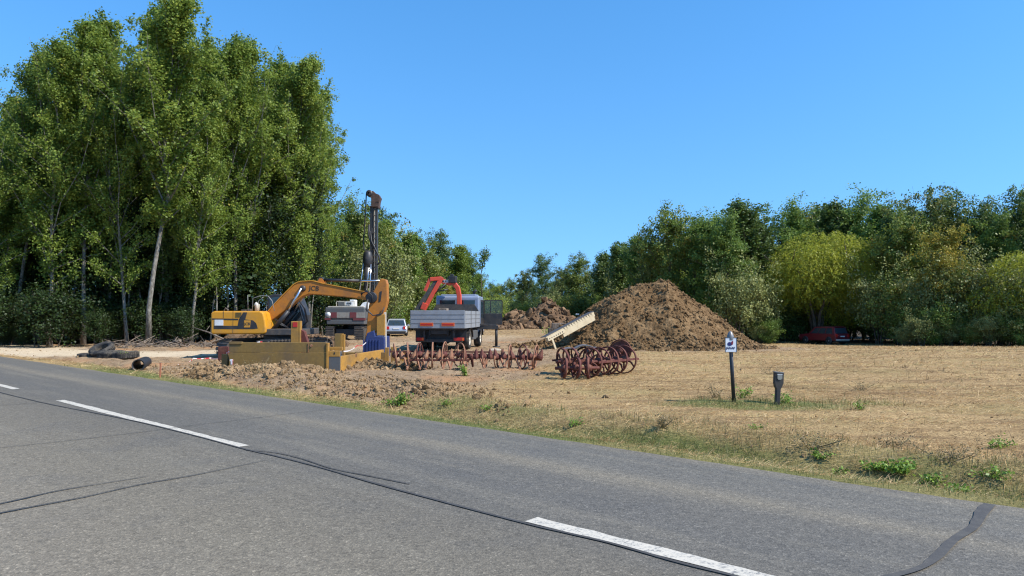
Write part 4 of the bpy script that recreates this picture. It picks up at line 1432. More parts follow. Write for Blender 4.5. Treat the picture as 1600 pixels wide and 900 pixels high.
for k, (px, Y, yt, v, lab) in enumerate(BUSH):
    p = gx(px, Y)
    plant(V_BSH[v], p.x, p.y, height_for(yt, Y, p.z), rr_.uniform(0, 6.28), "bush", lab, "bush", "bushes along the right belt", .8 if yt < 470 else 1.2)
for k in range(40):
    px = 800 + 900 * k / 39 + rr_.uniform(-6, 6)
    Y = np.interp(px, [800, 900, 1000, 1160, 1210, 1360, 1400, 1700], [150, 112, 98, 80, 84, 82, 76, 63]) + rr_.uniform(-1, 2)
    p = gx(px, Y)
    plant(V_BSH[(1, 2, 1, 0, 3)[k % 5]], p.x, p.y, rr_.uniform(3.5, 6), rr_.uniform(0, 6.28), "bush", "bush in the thick undergrowth of the right belt", "bush", "undergrowth of the right belt", 1.1)
for k in range(19):
    px = 1180 + 26 * k + rr_.uniform(-6, 6)
    if 1212 < px < 1400: continue
    Y = np.interp(px, [1160, 1350, 1400, 1700], [74.5, 69.5, 65.5, 57.5]) - rr_.uniform(1, 2.2)
    p = gx(px, Y)
    plant(V_BSH[(0, 2, 0, 3, 0)[k % 5]], p.x, p.y, rr_.uniform(1.6, 3.0), rr_.uniform(0, 6.28), "bush", ("low bush at the foot of the right belt, left of the red car" if px < 1212 else "low bush at the field edge beyond the right edge of the picture" if px > 1600 else "low bush at the field edge, %s right of the red car" % ("first", "second", "third", "fourth", "fifth", "sixth", "seventh", "eighth", "ninth", "tenth", "eleventh", "twelfth")[int((px - 1348) / 26)]), "bush", "low bushes at the field edge", 1.1)
for k in range(16):
    px = 510 + 270 * k / 15 + rr_.uniform(-6, 6)
    Y = np.interp(px, [510, 600, 700, 780], [66, 76, 88, 130]) + rr_.uniform(-1, 2)
    p = gx(px, Y)
    plant(V_BSH[(1, 2, 3, 1, 4)[k % 5]], p.x, p.y, rr_.uniform(3.0, 5), rr_.uniform(0, 6.28), "bush", "bush in the undergrowth behind the machines", "bush", "undergrowth behind the machines", 1.1)
# a far wood closing the gap
for k in range(14):
    x = -40 + 11 * k; Y = 260 + rr_.uniform(-8, 8)
    plant(V_GRN[(0, 3, 2)[k % 3]], x, Y, rr_.uniform(10, 14), rr_.uniform(0, 6.28), "tree", "faint far tree closing the gap between the two belts", "tree", "far trees in the gap", 1.5)

# ================================================================== MACHINES
YEL = paint("excavator_yellow", (.62, .275, .014), .42, 0, (.30, .19, .09), .5, 1.6, .1, .5)
ORG = paint("worn_boom_paint", (.50, .18, .018), .5, 0, (.17, .09, .045), .75, 1.3, .12, .4, (.13, .05, .03))
BLK = paint("black_machine_paint", (.022, .022, .024), .5, 0, (.12, .09, .06), .45, 3, .1)
STEEL = paint("dusty_dark_steel", (.07, .062, .055), .6, .2, (.22, .16, .10), .6, 4, .2)
CHROME = paint("bare_cylinder_rod", (.62, .63, .65), .22, .9, (.3, .3, .3), .2, 3, 0)
HOSE = paint("rubber_hose", (.02, .02, .022), .55, 0, (.08, .07, .06), .4, 6, .05)
RUBBER = paint("tyre_rubber", (.035, .034, .033), .8, 0, (.22, .18, .13), .9, 5, .4, .2)
RUSTD = paint("dark_rusty_steel", (.085, .05, .035), .65, .2, (.22, .13, .09), .6, 6, .2)
BLUE = paint("faded_blue_paint", (.018, .036, .135), .5, 0, (.10, .09, .09), .5, 2.5, .12)
SHORE = paint("trench_box_yellow", (.42, .22, .045), .6, 0, (.16, .105, .055), .95, 1.2, .2, .3, (.22, .10, .04))
SHOREDK = paint("worn_shaded_plate", (.235, .145, .042), .7, 0, (.13, .09, .055), .95, 1.5, .2, .3, (.14, .08, .04))  # worn, dirty box yellow with the long plate's shade painted into it
RUST = paint("rusty_roller_iron", (.12, .036, .028), .7, .1, (.24, .11, .06), .8, 6, .3, .3)
RUSTL = paint("sunlit_rust", (.30, .14, .08), .75, .05, (.42, .25, .15), .8, 7, .3, .25)  # paler copy of the rust, with sunlight put into the colour
ALU = paint("dull_aluminium_boards", (.34, .35, .36), .5, .25, (.20, .19, .17), .5, 2.2, .1)
CABP = paint("pale_blue_grey_cab", (.25, .30, .39), .35, .1, (.25, .22, .18), .4, 2, .05)
RED = paint("crane_red", (.72, .075, .030), .38, 0, (.35, .12, .07), .45, 3, .06)
WHT = paint("white_panel", (.75, .75, .72), .5, 0, (.4, .36, .3), .4, 3, .05)
CREAM = paint("cream_panel", (.62, .56, .45), .55, 0, (.32, .25, .18), .6, 3, .1)
REDREF = paint("red_reflector", (.50, .02, .015), .3, 0, (.2, .05, .04), .3, 8, 0)
ORGREF = paint("orange_reflector", (.75, .14, .02), .3, 0, (.4, .1, .04), .3, 8, 0)
BAND = paint("shaded_grimy_cream", (.30, .275, .23), .6, 0, (.16, .12, .09), .8, 3, .1)  # grimy cream, coloured darker for the shade on the rig's tail
GREYRAIL = paint("grey_handrail", (.33, .32, .30), .5, .2, amount=.4)
MAROON = paint("dark_maroon_panel", (.16, .03, .03), .5, 0, (.12, .08, .06), .5, 4, .05)
GREYP = paint("grey_steel_panel", (.10, .105, .105), .55, .1, (.13, .10, .075), .6, 2, .1)  # grey made darker in the colour for the rig's shaded tail
GLASS = glass("dark_cab_glass")
GLASSL = glass("car_glass", (.03, .045, .055), .05)
WOODM = barkmat("weathered_timber", (.10, .07, .05), (.20, .15, .11), (.30, .24, .18), 5)


def E30(px, py, org, Y=30.0):
    p = at(px, py, Y)
    return (p.x - org.x, p.z - org.z)


# ---- excavator, seen from its right side, nose to the right
def excavator():
    Y0 = 30.0
    org = gx(436, Y0); org.z = gz1(org.x, Y0) + .0
    t = thing("excavator", "yellow excavator with black side stripe and worn orange boom reaching into the trench box", "excavator", org)
    e = lambda px, py, Y=Y0 - 1.2: E30(px, py, org, Y)
    yn, yf = -1.32, 1.32         # near and far side of the house
    # counterweight + engine hood, one rounded side
    prof = [e(331, 520), e(331, 490), e(333, 487.5), e(337, 486), e(408, 486), e(413, 489), (e(415.5, 500)), e(417, 512), e(417, 519), e(414, 522), e(334, 522)]
    MB().prism(prof, yn, .75).build("engine_house", YEL, t, .07)
    # front deck and slew platform under boom and cab
    MB().box((e(414, 0)[0], yn + .1, e(0, 524)[1]), (e(478, 0)[0], yf, e(0, 514)[1])).build("platform", STEEL, t, .03)
    MB().box((e(333, 0)[0] + .02, .78, e(0, 521)[1]), (e(400, 0)[0], yf, e(0, 488)[1])).build("far_hood", YEL, t, .06)
    # black stripe, logo plate, number plate, seams
    y = yn - .006
    st = MB()
    st.prism([e(382, 488), e(375, 499), e(372.5, 514), e(398, 514), e(404.5, 513), e(402, 505), e(397, 500.5), e(385, 499), e(388, 488)], y, yn + .01)
    st.prism([e(336, 509), e(336, 514), e(373, 514), e(373, 509)], y, yn + .01)
    st.prism([e(333, 497.4), e(333, 499.6), e(374, 500.2), e(374, 498)], y, yn + .01)
    st.build("side_stripe", BLK, t)
    MB().prism([e(337.5, 499.5), e(337.5, 508.5), e(351, 508.5), e(351, 499.5)], y - .012, y - .002).build("number_plate", WHT, t)
    lg = MB().prism([e(383.5, 500.5), e(383, 511.5), e(392.5, 511.5), e(393.5, 500.5)], y - .012, y - .002).build("logo_plate", YEL, t)
    c = e(388.3, 506)
    text("lettering", "JCB", .15, BLK, lg, (c[0], y - .016, c[1]), bold=0)
    sm = MB()
    sm.box((e(358, 0)[0], yn - .004, e(0, 497)[1]), (e(358.7, 0)[0], yn + .01, e(0, 486.5)[1]))
    sm.box((e(373, 0)[0], yn - .004, e(0, 521)[1]), (e(373.5, 0)[0], yn + .01, e(0, 486.5)[1]))
    for i in range(5):
        z = e(0, 489 + i * 1.6)[1]
        sm.box((e(377, 0)[0], yn - .014, z), (e(386, 0)[0], yn + .01, z + .014))
    sm.build("panel_seams", BLK, t)
    # hood furniture
    MB().tube([(e(396, 0)[0], -.3, e(0, 487)[1]), (e(396, 0)[0], -.3, e(0, 476)[1]), (e(393, 0)[0], -.3, e(0, 474.5)[1])], [.09, .10, .10], 12).build("exhaust", CREAM, t)
    hb = MB()
    hb.tube([(e(353, 0)[0], -.9, e(0, 486)[1]), (e(355, 0)[0], -.9, e(0, 481)[1]), (e(360, 0)[0], -.9, e(0, 485)[1])], .03, 6)
    hb.box((e(378, 0)[0], -.8, e(0, 486.5)[1]), (e(385, 0)[0], -.3, e(0, 483.5)[1]))
    hb.box((e(386, 0)[0], -.7, e(0, 486.5)[1]), (e(391, 0)[0], -.5, e(0, 482.5)[1]))
    hb.build("hood_brackets", STEEL, t, .01)
    rl = MB()
    rl.tube([(e(400, 0)[0], yn + .2, e(0, 487)[1]), (e(400.5, 0)[0], yn + .2, e(0, 466)[1]), (e(412, 0)[0], yn + .2, e(0, 462)[1]), (e(424, 0)[0], yn + .2, e(0, 462.5)[1]), (e(430, 0)[0], yn + .2, e(0, 470)[1]), (e(434, 0)[0], yn + .2, e(0, 486)[1])], .012, 6)
    rl.tube([(e(408, 0)[0], yn + .25, e(0, 487)[1]), (e(408.5, 0)[0], yn + .25, e(0, 470)[1]), (e(416, 0)[0], yn + .25, e(0, 464)[1])], .010, 6)
    rl.tube([(e(392, 0)[0], yn + .3, e(0, 486)[1]), (e(391, 0)[0], yn + .3, e(0, 461)[1])], .009, 6)
    rl.build("handrail", GREYRAIL, t)
    # cab on the far side
    cb = lambda px, py: E30(px, py, org, Y0 + .8)
    prof = [cb(424, 519), cb(424, 466), cb(428, 461.5), cb(434, 460), cb(462, 460.5), cb(470, 463), cb(481, 492), cb(482, 519)]
    cab = MB().prism(prof, .25, 1.28).build("cab", BLK, t, .05)
    win = lambda pts, nm: MB().prism([cb(*p) for p in pts], .236, .246).build(nm, GLASS, cab)
    win([(428, 488), (428, 466), (443, 464), (443, 488)], "rear_window")
    win([(446, 512), (446, 464), (464, 465), (477, 492), (478, 512)], "side_window")
    MB().tube([(cb(467, 0)[0], .15, cb(0, 462)[1]), (cb(480, 0)[0], .15, cb(0, 478)[1]), (cb(486, 0)[0], .15, cb(0, 500)[1]), (cb(484, 0)[0], .15, cb(0, 514)[1])], .012, 6).build("hand_hoop", GREYRAIL, cab)
    # boom
    b = lambda px, py: E30(px, py, org, Y0 - .35)
    up = [b(417, 492), b(428, 479), b(444, 462), b(460, 446), b(466, 442), b(472, 440.3), b(490, 439.2), b(506, 443.5), b(535, 449), b(564, 455), b(586, 458)]
    lo = [b(588, 468), b(566, 467.5), b(535, 464), b(500, 461), b(484, 460), b(474, 464), b(468, 468.5), b(450, 483), b(432, 497), b(423, 503), b(418, 501)]
    bm = MB().prism(up + lo, -.55, -.05).build("boom", ORG, t, .035)
    # paler upper flange and plates
    fl = MB()
    for p, q in zip(up[:-1], up[1:]):
        fl.bar((p[0], -.30, p[1] + .012), (q[0], -.30, q[1] + .012), .56, .03)
    fl.build("top_flange", YEL, bm)
    c = b(493, 451)
    text("lettering", "JCB", .27, BLK, bm, (c[0], -.556, c[1]), (R(90), R(5), 0), bold=.001)
    MB().lathe([(.0, -.64), (.12, -.64), (.13, -.60), (.13, 0.04), (0, .04)], (b(475.5, 451)[0], 0, b(475.5, 451)[1]), 'y', 16).build("boom_pin", BLK, bm)
    # boom cylinders
    for yy in (-.72, .12):
        cy = MB().tube([(b(430, 516)[0], yy, b(430, 516)[1]), (b(455, 486)[0], yy, b(455, 486)[1])], .09, 12).build("boom_cylinder", BLK, t)
        MB().tube([(b(455, 486)[0], yy, b(455, 486)[1]), (b(475, 451)[0], yy, b(475, 451)[1])], .045, 10).build("rod", CHROME, cy)
    # arm cylinder on top of the boom
    cy = MB()
    cy.tube([(b(506, 437)[0], -.3, b(506, 437.5)[1]), (b(561, 438.5)[0], -.3, b(561, 438.8)[1])], .065, 12)
    cy.tube([(b(501.5, 437)[0], -.42, b(501, 436.5)[1]), (b(501.5, 437)[0], -.18, b(501, 436.5)[1])], .1, 12)
    cy = cy.build("arm_cylinder", BLK, t)
    MB().tube([(b(561, 438.8)[0], -.3, b(561, 438.8)[1]), (b(597, 439)[0], -.3, b(597, 438.6)[1])], .04, 10).build("rod", CHROME, cy)
    MB().prism([b(496, 441), b(500, 435), b(504, 435), b(510, 445)], -.44, -.4).prism([b(496, 441), b(500, 435), b(504, 435), b(510, 445)], -.2, -.16).build("cylinder_lug", ORG, t)
    # arm
    apoly = [b(594, 438), (b(597, 435.5)), b(604, 437), b(606, 444), b(606.5, 470), b(604, 480), b(600, 492), b(592, 512), b(582, 534), b(576, 541), b(570, 541), b(570, 534), b(574, 515), b(575, 497), b(577, 480), b(580, 466), b(586, 453)]
    arm = MB().prism(apoly, -.52, -.08).build("arm", ORG, t, .03)
    MB().prism([b(594.5, 456), b(598, 455), b(596, 471), b(593, 472)], -.535, -.515).build("arm_slot", BLK, arm)
    el = MB().lathe([(0, -.62), (.22, -.62), (.24, -.58), (.24, .0), (0, .0)], (b(582, 465)[0], 0, b(582, 465)[1]), 'y', 20)
    el.build("elbow_pin", BLK, t, .01)
    MB().prism([b(568, 456), b(586, 458), b(588, 468), b(566, 468)], -.575, -.03).build("boom_nose", ORG, t, .02)
    # bucket linkage and hoses
    hz = MB()
    for k in range(3):
        o = k * .03
        hz.tube([(b(577, 470)[0], -.60 - o, b(577, 468)[1]), (b(576, 483)[0] - o, -.62, b(576, 484)[1]), (b(585, 493)[0], -.62 - o, b(585, 493)[1]), (b(598, 490)[0], -.6, b(598, 490 + k)[1]), (b(602, 479)[0], -.58, b(602, 480)[1])], .022, 6)
        hz.tube([(b(566, 458)[0], -.60, b(566, 459 + k)[1]), (b(575, 458)[0], -.66, b(574, 456 - k)[1]), (b(584, 458)[0], -.66, b(584, 462)[1]), (b(583, 472)[0], -.62, b(583, 474)[1])], .02, 6)
        hz.tube([(b(470, 470)[0], -.6, b(470, 470)[1]), (b(478 + k, 480)[0], -.62, b(478, 482)[1]), (b(481 + k, 500)[0], -.5, b(480, 502)[1]), (b(470, 514)[0], -.4, b(470, 514)[1])], .02, 6)
        hz.tube([(b(432, 498)[0], -.62, b(432, 498)[1]), (b(441, 500)[0], -.66, b(441, 503 + 2 * k)[1]), (b(452, 508)[0], -.5, b(452, 512)[1])], .022, 6)
    hz.build("hoses", HOSE, t)
    lk = MB()
    lk.prism([b(590.5, 491), b(603, 491), b(603, 524), b(590.5, 524)], -.62, -.50)
    lk.build("bucket_link_box", SHORE, t, .012)
    MB().prism([b(599.5, 488), b(604, 488), b(604.5, 556), b(601, 556)], -.50, -.38).build("guide_rail", CREAM, t, .01)
    # bucket seen from behind, hanging in the trench
    bk = MB()
    bk.prism([b(577, 520), b(587, 516), b(589, 525), b(603, 526), b(604, 558), (b(568, 560)), b(571, 540)], -.78, .55)
    bk = bk.build("bucket", BLUE, t, .02)
    rb = MB()
    for px in (575, 580, 584.5, 589, 593.5, 598):
        rb.box((b(px, 0)[0], -.825, b(0, 556)[1]), (b(px + 1.6, 0)[0], -.77, b(0, 530)[1]))
    rb.build("bucket_ribs", BLUE, bk, .01)
    # undercarriage, slewed round under the house
    RU = Matrix.Rotation(R(62), 4, 'Z')
    for s in (-1, 1):
        yy = s * 1.05
        R0, L = .36, 1.55
        prof = []
        for k in range(13):
            a = -math.pi / 2 + math.pi * k / 12
            prof.append((L + R0 * math.cos(a), R0 + R0 * math.sin(a)))
        for k in range(13):
            a = math.pi / 2 + math.pi * k / 12
            prof.append((-L + R0 * math.cos(a), R0 + R0 * math.sin(a)))
        tr = MB().prism([(x - .1, z) for x, z in prof], yy - .22, yy + .22, 'xz', RU).build("track", STEEL, t, .02)
        pads = MB()
        per = 2 * (2 * L) + 2 * math.pi * R0; n = 46
        for k in range(n):
            d = per * k / n
            if d < 2 * L: x, z, a = -L + d, 2 * R0, 0
            elif d < 2 * L + math.pi * R0:
                q = (d - 2 * L) / R0; x, z, a = L + R0 * math.sin(q), R0 + R0 * math.cos(q), -q
            elif d < 4 * L + math.pi * R0: x, z, a = L - (d - 2 * L - math.pi * R0), 0, math.pi
            else:
                q = (d - 4 * L - math.pi * R0) / R0; x, z, a = -L - R0 * math.sin(q), R0 - R0 * math.cos(q), math.pi - q
            M = RU @ Matrix.Translation((x - .1, yy, z)) @ Matrix.Rotation(-a, 4, 'Y')
            pads.box((-.075, -.31, -.012), (.075, .31, .02), M).box((-.012, -.31, .02), (.012, .31, .05), M)
        pads.build("track_pads", STEEL, tr)
    MB().lathe([(0, .55), (.62, .55), (.66, .6), (.66, .9), (0, .9)], (.05, 0, 0), 'z', 24).box((-1.1, -.9, .3), (1.1, .9, .62), RU).build("undercarriage", BLK, t, .02)


excavator()


# ---- tracked drilling rig, seen from behind
def rig():
    Y0 = 48.0
    org = gx(545, Y0)
    t = thing("drilling_rig", "drilling rig with tall black mast and banded grey tail behind the excavator arm", "drilling rig", org)
    e = lambda px, py, Y=Y0: E30(px, py, org, Y)
    x0, x1 = e(512.5, 0)[0], e(574, 0)[0]
    MB().box((x0, 0, e(0, 499)[1]), (x1, 4.2, e(0, 480)[1])).build("engine_house", GREYP, t, .08)
    MB().box((x0 + .12, -.02, e(0, 507)[1]), (x1 - .03, 3.9, e(0, 499.3)[1])).build("tail_skirt", GREYP, t, .05)
    band = MB().box((x0 + .02, -.03, e(0, 496.5)[1]), (x1 - .02, 0, e(0, 488)[1])).build("tail_band", BAND, t)
    for a, b_ in ((522, 531), (551, 561)):
        MB().box((e(a, 0)[0], -.045, e(0, 496.5)[1]), (e(b_, 0)[0], -.03, e(0, 488)[1])).build("red_panel", MAROON, band)
    MB().lathe([(0, -.06), (.16, -.06), (.16, -.03)], (e(518, 0)[0], 0, e(0, 491.5)[1]), 'y', 20).build("round_badge", WHT, band)
    MB().box((x0, -.05, e(0, 499.8)[1]), (e(522, 0)[0], .3, e(0, 497)[1])).box((e(556, 0)[0], -.05, e(0, 500.5)[1]), (x1, .3, e(0, 497)[1])).build("side_trim", MAROON, t)
    MB().box((x0 + .2, .02, e(0, 480)[1]), (x1 - .1, 2.5, e(0, 478.4)[1])).build("deck_edge", CREAM, t)
    hd = MB()
    for px in (528, 541, 556):
        hd.box((e(px, 0)[0], .3, e(0, 479)[1]), (e(px, 0)[0] + .04, .34, e(0, 470.5)[1]))
    hd.box((e(528, 0)[0], .3, e(0, 471.2)[1]), (e(556, 0)[0], .34, e(0, 470.2)[1]))
    hd.build("deck_rail", CREAM, t)
    MB().box((e(529, 0)[0], .5, e(0, 478.5)[1]), (e(549, 0)[0], 1.8, e(0, 471.5)[1])).build("machine_cover", GREYP, t, .04)
    MB().box((e(548, 0)[0], .45, e(0, 478.5)[1]), (e(555, 0)[0], 1.4, e(0, 468)[1])).build("white_tank", WHT, t, .03)
    pl = MB().box((e(543, 0)[0], .2, e(0, 477)[1]), (e(554, 0)[0], .24, e(0, 471.5)[1])).build("number_board", WHT, t)
    text("lettering", "888", .21, BLK, pl, (e(548.3, 0)[0], .192, e(0, 474.3)[1]), bold=.004, sx=1.1)
    MB().prism([e(560, 480), e(565, 473), e(573, 471), e(574, 483), e(564, 483)], .3, .9).build("white_cover", WHT, t, .03)
    for a, b_ in ((514, 527), (558, 573)):
        xa, xb = e(a, 0)[0], e(b_, 0)[0]
        tr = MB().prism([(.0, .12), (.18, 0), (4.2, 0), (4.5, .3), (4.5, .6), (4.2, .9), (.25, .9), (0, .7)], xa + .06, xb - .06, 'yz').build("track", STEEL, t, .03)
        pd = MB()
        for k in range(8):
            z = .06 + k * .115
            pd.box((xa, -.045, z), (xb, .03, z + .075))
        for k in range(20):
            pd.box((xa, .2 + k * .2, .88), (xb, .35 + k * .2, .93))
            pd.box((xa, .2 + k * .2, -.02), (xb, .35 + k * .2, .02))
        pd.build("track_pads", STEEL, tr)
    MB().box((e(527, 0)[0], .4, .35), (e(558, 0)[0], 4, .75)).lathe([(0, .7), (.8, .7), (.8, 1.15), (0, 1.15)], (-.05, 2.1, 0), 'z', 20).build("undercarriage", BLK, t, .02)
    # mast, standing at the front right
    YM = 51.6
    m = lambda px, py: E30(px, py, org, YM)
    dy = YM - Y0
    mast = MB().box((m(581.5, 0)[0], dy - .2, .2), (m(587.0, 0)[0], dy + .25, m(0, 322)[1]))
    mast.box((m(590.8, 0)[0], dy - .2, .2), (m(592.6, 0)[0], dy + .25, m(0, 322)[1]))
    mast.box((m(587.2, 0)[0], dy + .1, .2), (m(590.6, 0)[0], dy + .2, m(0, 322)[1]))
    mast = mast.build("mast", BLK, t, .01)
    lad = MB().box((m(586.5, 0)[0], dy - .235, .4), (m(586.8, 0)[0], dy - .21, m(0, 324)[1])).box((m(591.2, 0)[0], dy - .235, .4), (m(591.5, 0)[0], dy - .21, m(0, 324)[1]))
    z = .5
    while z < m(0, 324)[1]:
        lad.box((m(586.5, 0)[0], dy - .24, z), (m(591.5, 0)[0], dy - .205, z + .06)); z += .42
    lad.build("ladder", STEEL, mast)
    MB().tube([(m(588.7, 0)[0], dy - .03, .4), (m(588.7, 0)[0], dy - .03, m(0, 316)[1])], .07, 10).build("drill_pipe", CREAM, t)
    hd = MB()
    hd.prism([m(581, 324), m(581, 311), m(577, 305), m(578, 301), m(584, 299), m(588, 303), m(593, 305), m(596, 310), m(594, 316), m(593, 326)], dy - .3, dy + .3)
    hd.box((m(579, 0)[0], dy - .34, m(0, 324)[1]), (m(595, 0)[0], dy - .28, m(0, 322.8)[1]))
    hd.box((m(591, 0)[0], dy - .34, m(0, 316.5)[1]), (m(596.5, 0)[0], dy - .28, m(0, 315.3)[1]))
    head = hd.build("mast_head", RUSTD, t, .03)
    MB().lathe([(.1, -.22), (.24, -.22), (.19, -.1), (.19, .1), (.24, .22), (.1, .22)], (m(580.5, 0)[0], dy - .1, m(0, 303)[1]), 'y', 18).build("pulley", BLK, head)
    cb = MB()
    cb.tube([(m(575.2, 0)[0], dy - .1, m(0, 303)[1]), (m(573.8, 0)[0], dy - .1, m(0, 335)[1]), (m(572.5, 0)[0], dy - .1, m(0, 362)[1]), (m(570.8, 0)[0], dy - .1, m(0, 378)[1]), (m(572, 0)[0], dy - .1, m(0, 389)[1]), (m(576, 0)[0], dy - .1, m(0, 393)[1]), (m(580, 0)[0], dy - .1, m(0, 388)[1])], .045, 7)
    cb.tube([(m(583, 0)[0], dy - .4, m(0, 362)[1]), (m(585, 0)[0], dy - .45, m(0, 378)[1]), (m(591, 0)[0], dy - .45, m(0, 390)[1]), (m(597, 0)[0], dy - .45, m(0, 402)[1]), (m(598.5, 0)[0], dy - .45, m(0, 411)[1]), (m(594, 0)[0], dy - .4, m(0, 414)[1])], .06, 7)
    cb.tube([(m(581, 0)[0], dy - .4, m(0, 352)[1]), (m(580.5, 0)[0], dy - .42, m(0, 368)[1]), (m(584, 0)[0], dy - .42, m(0, 380)[1]), (m(588, 0)[0], dy - .42, m(0, 390)[1])], .07, 7)
    cb.build("hoses", HOSE, t)
    MB().box((m(579.5, 0)[0], dy - .42, m(0, 366)[1]), (m(586, 0)[0], dy - .2, m(0, 357)[1])).build("hose_clamp", BLK, t, .03)
    MB().lathe([(0, m(0, 420)[1]), (.26, m(0, 418)[1]), (.34, m(0, 412)[1]), (.36, m(0, 404)[1]), (.30, m(0, 396)[1]), (.18, m(0, 393)[1]), (0, m(0, 392.5)[1])], (m(580, 0)[0], dy - .55, 0), 'z', 18).build("rotary_head", BLK, t)
    MB().tube([(m(579.5, 0)[0], dy - .55, m(0, 418)[1]), (m(578.5, 0)[0], dy - .55, m(0, 440)[1]), (m(576, 0)[0], dy - .55, m(0, 470)[1])], [.26, .17, .13], 12).build("drill_drive", BLK, t)
    st = MB()
    for a in ((574.5, 410, 568, 462), (583, 412, 579, 462), (585.5, 414, 584, 462)):
        st.tube([(m(a[0], 0)[0], dy - .7, m(0, a[1])[1]), (m(a[2], 0)[0], dy - .7, m(0, a[3])[1])], .045, 8)
    st.build("mast_rods", CHROME, t)
    # arms that carry the mast
    ar = MB()
    for px in (572, 582):
        ar.bar((e(562, 0)[0], 3.2, 1.6), (m(px, 0)[0], dy, 2.4), .25, .3)
    ar.bar((e(560, 0)[0], 3.0, 1.0), (m(585, 0)[0], dy, .9), .5, .35)
    ar.build("mast_carrier", BLK, t, .02)


rig()


def wheel(parent, x, y, z, r, w, axis='x', name="wheel", rim=STEEL, side=1):
    ty = MB().lathe([(r * .58, -w / 2), (r * .9, -w / 2), (r * .98, -w * .38), (r, 0), (r * .98, w * .38), (r * .9, w / 2), (r * .58, w / 2)], (0, 0, 0), axis, 24).build(name, RUBBER, parent)
    ty.location = (x, y, z)
    s = side
    MB().lathe([(r * .58, w * .45 * s), (r * .5, w * .30 * s), (r * .22, w * .34 * s), (r * .18, w * .48 * s), (0, w * .48 * s)], (0, 0, 0), axis, 20).build("rim", rim, ty)
    return ty


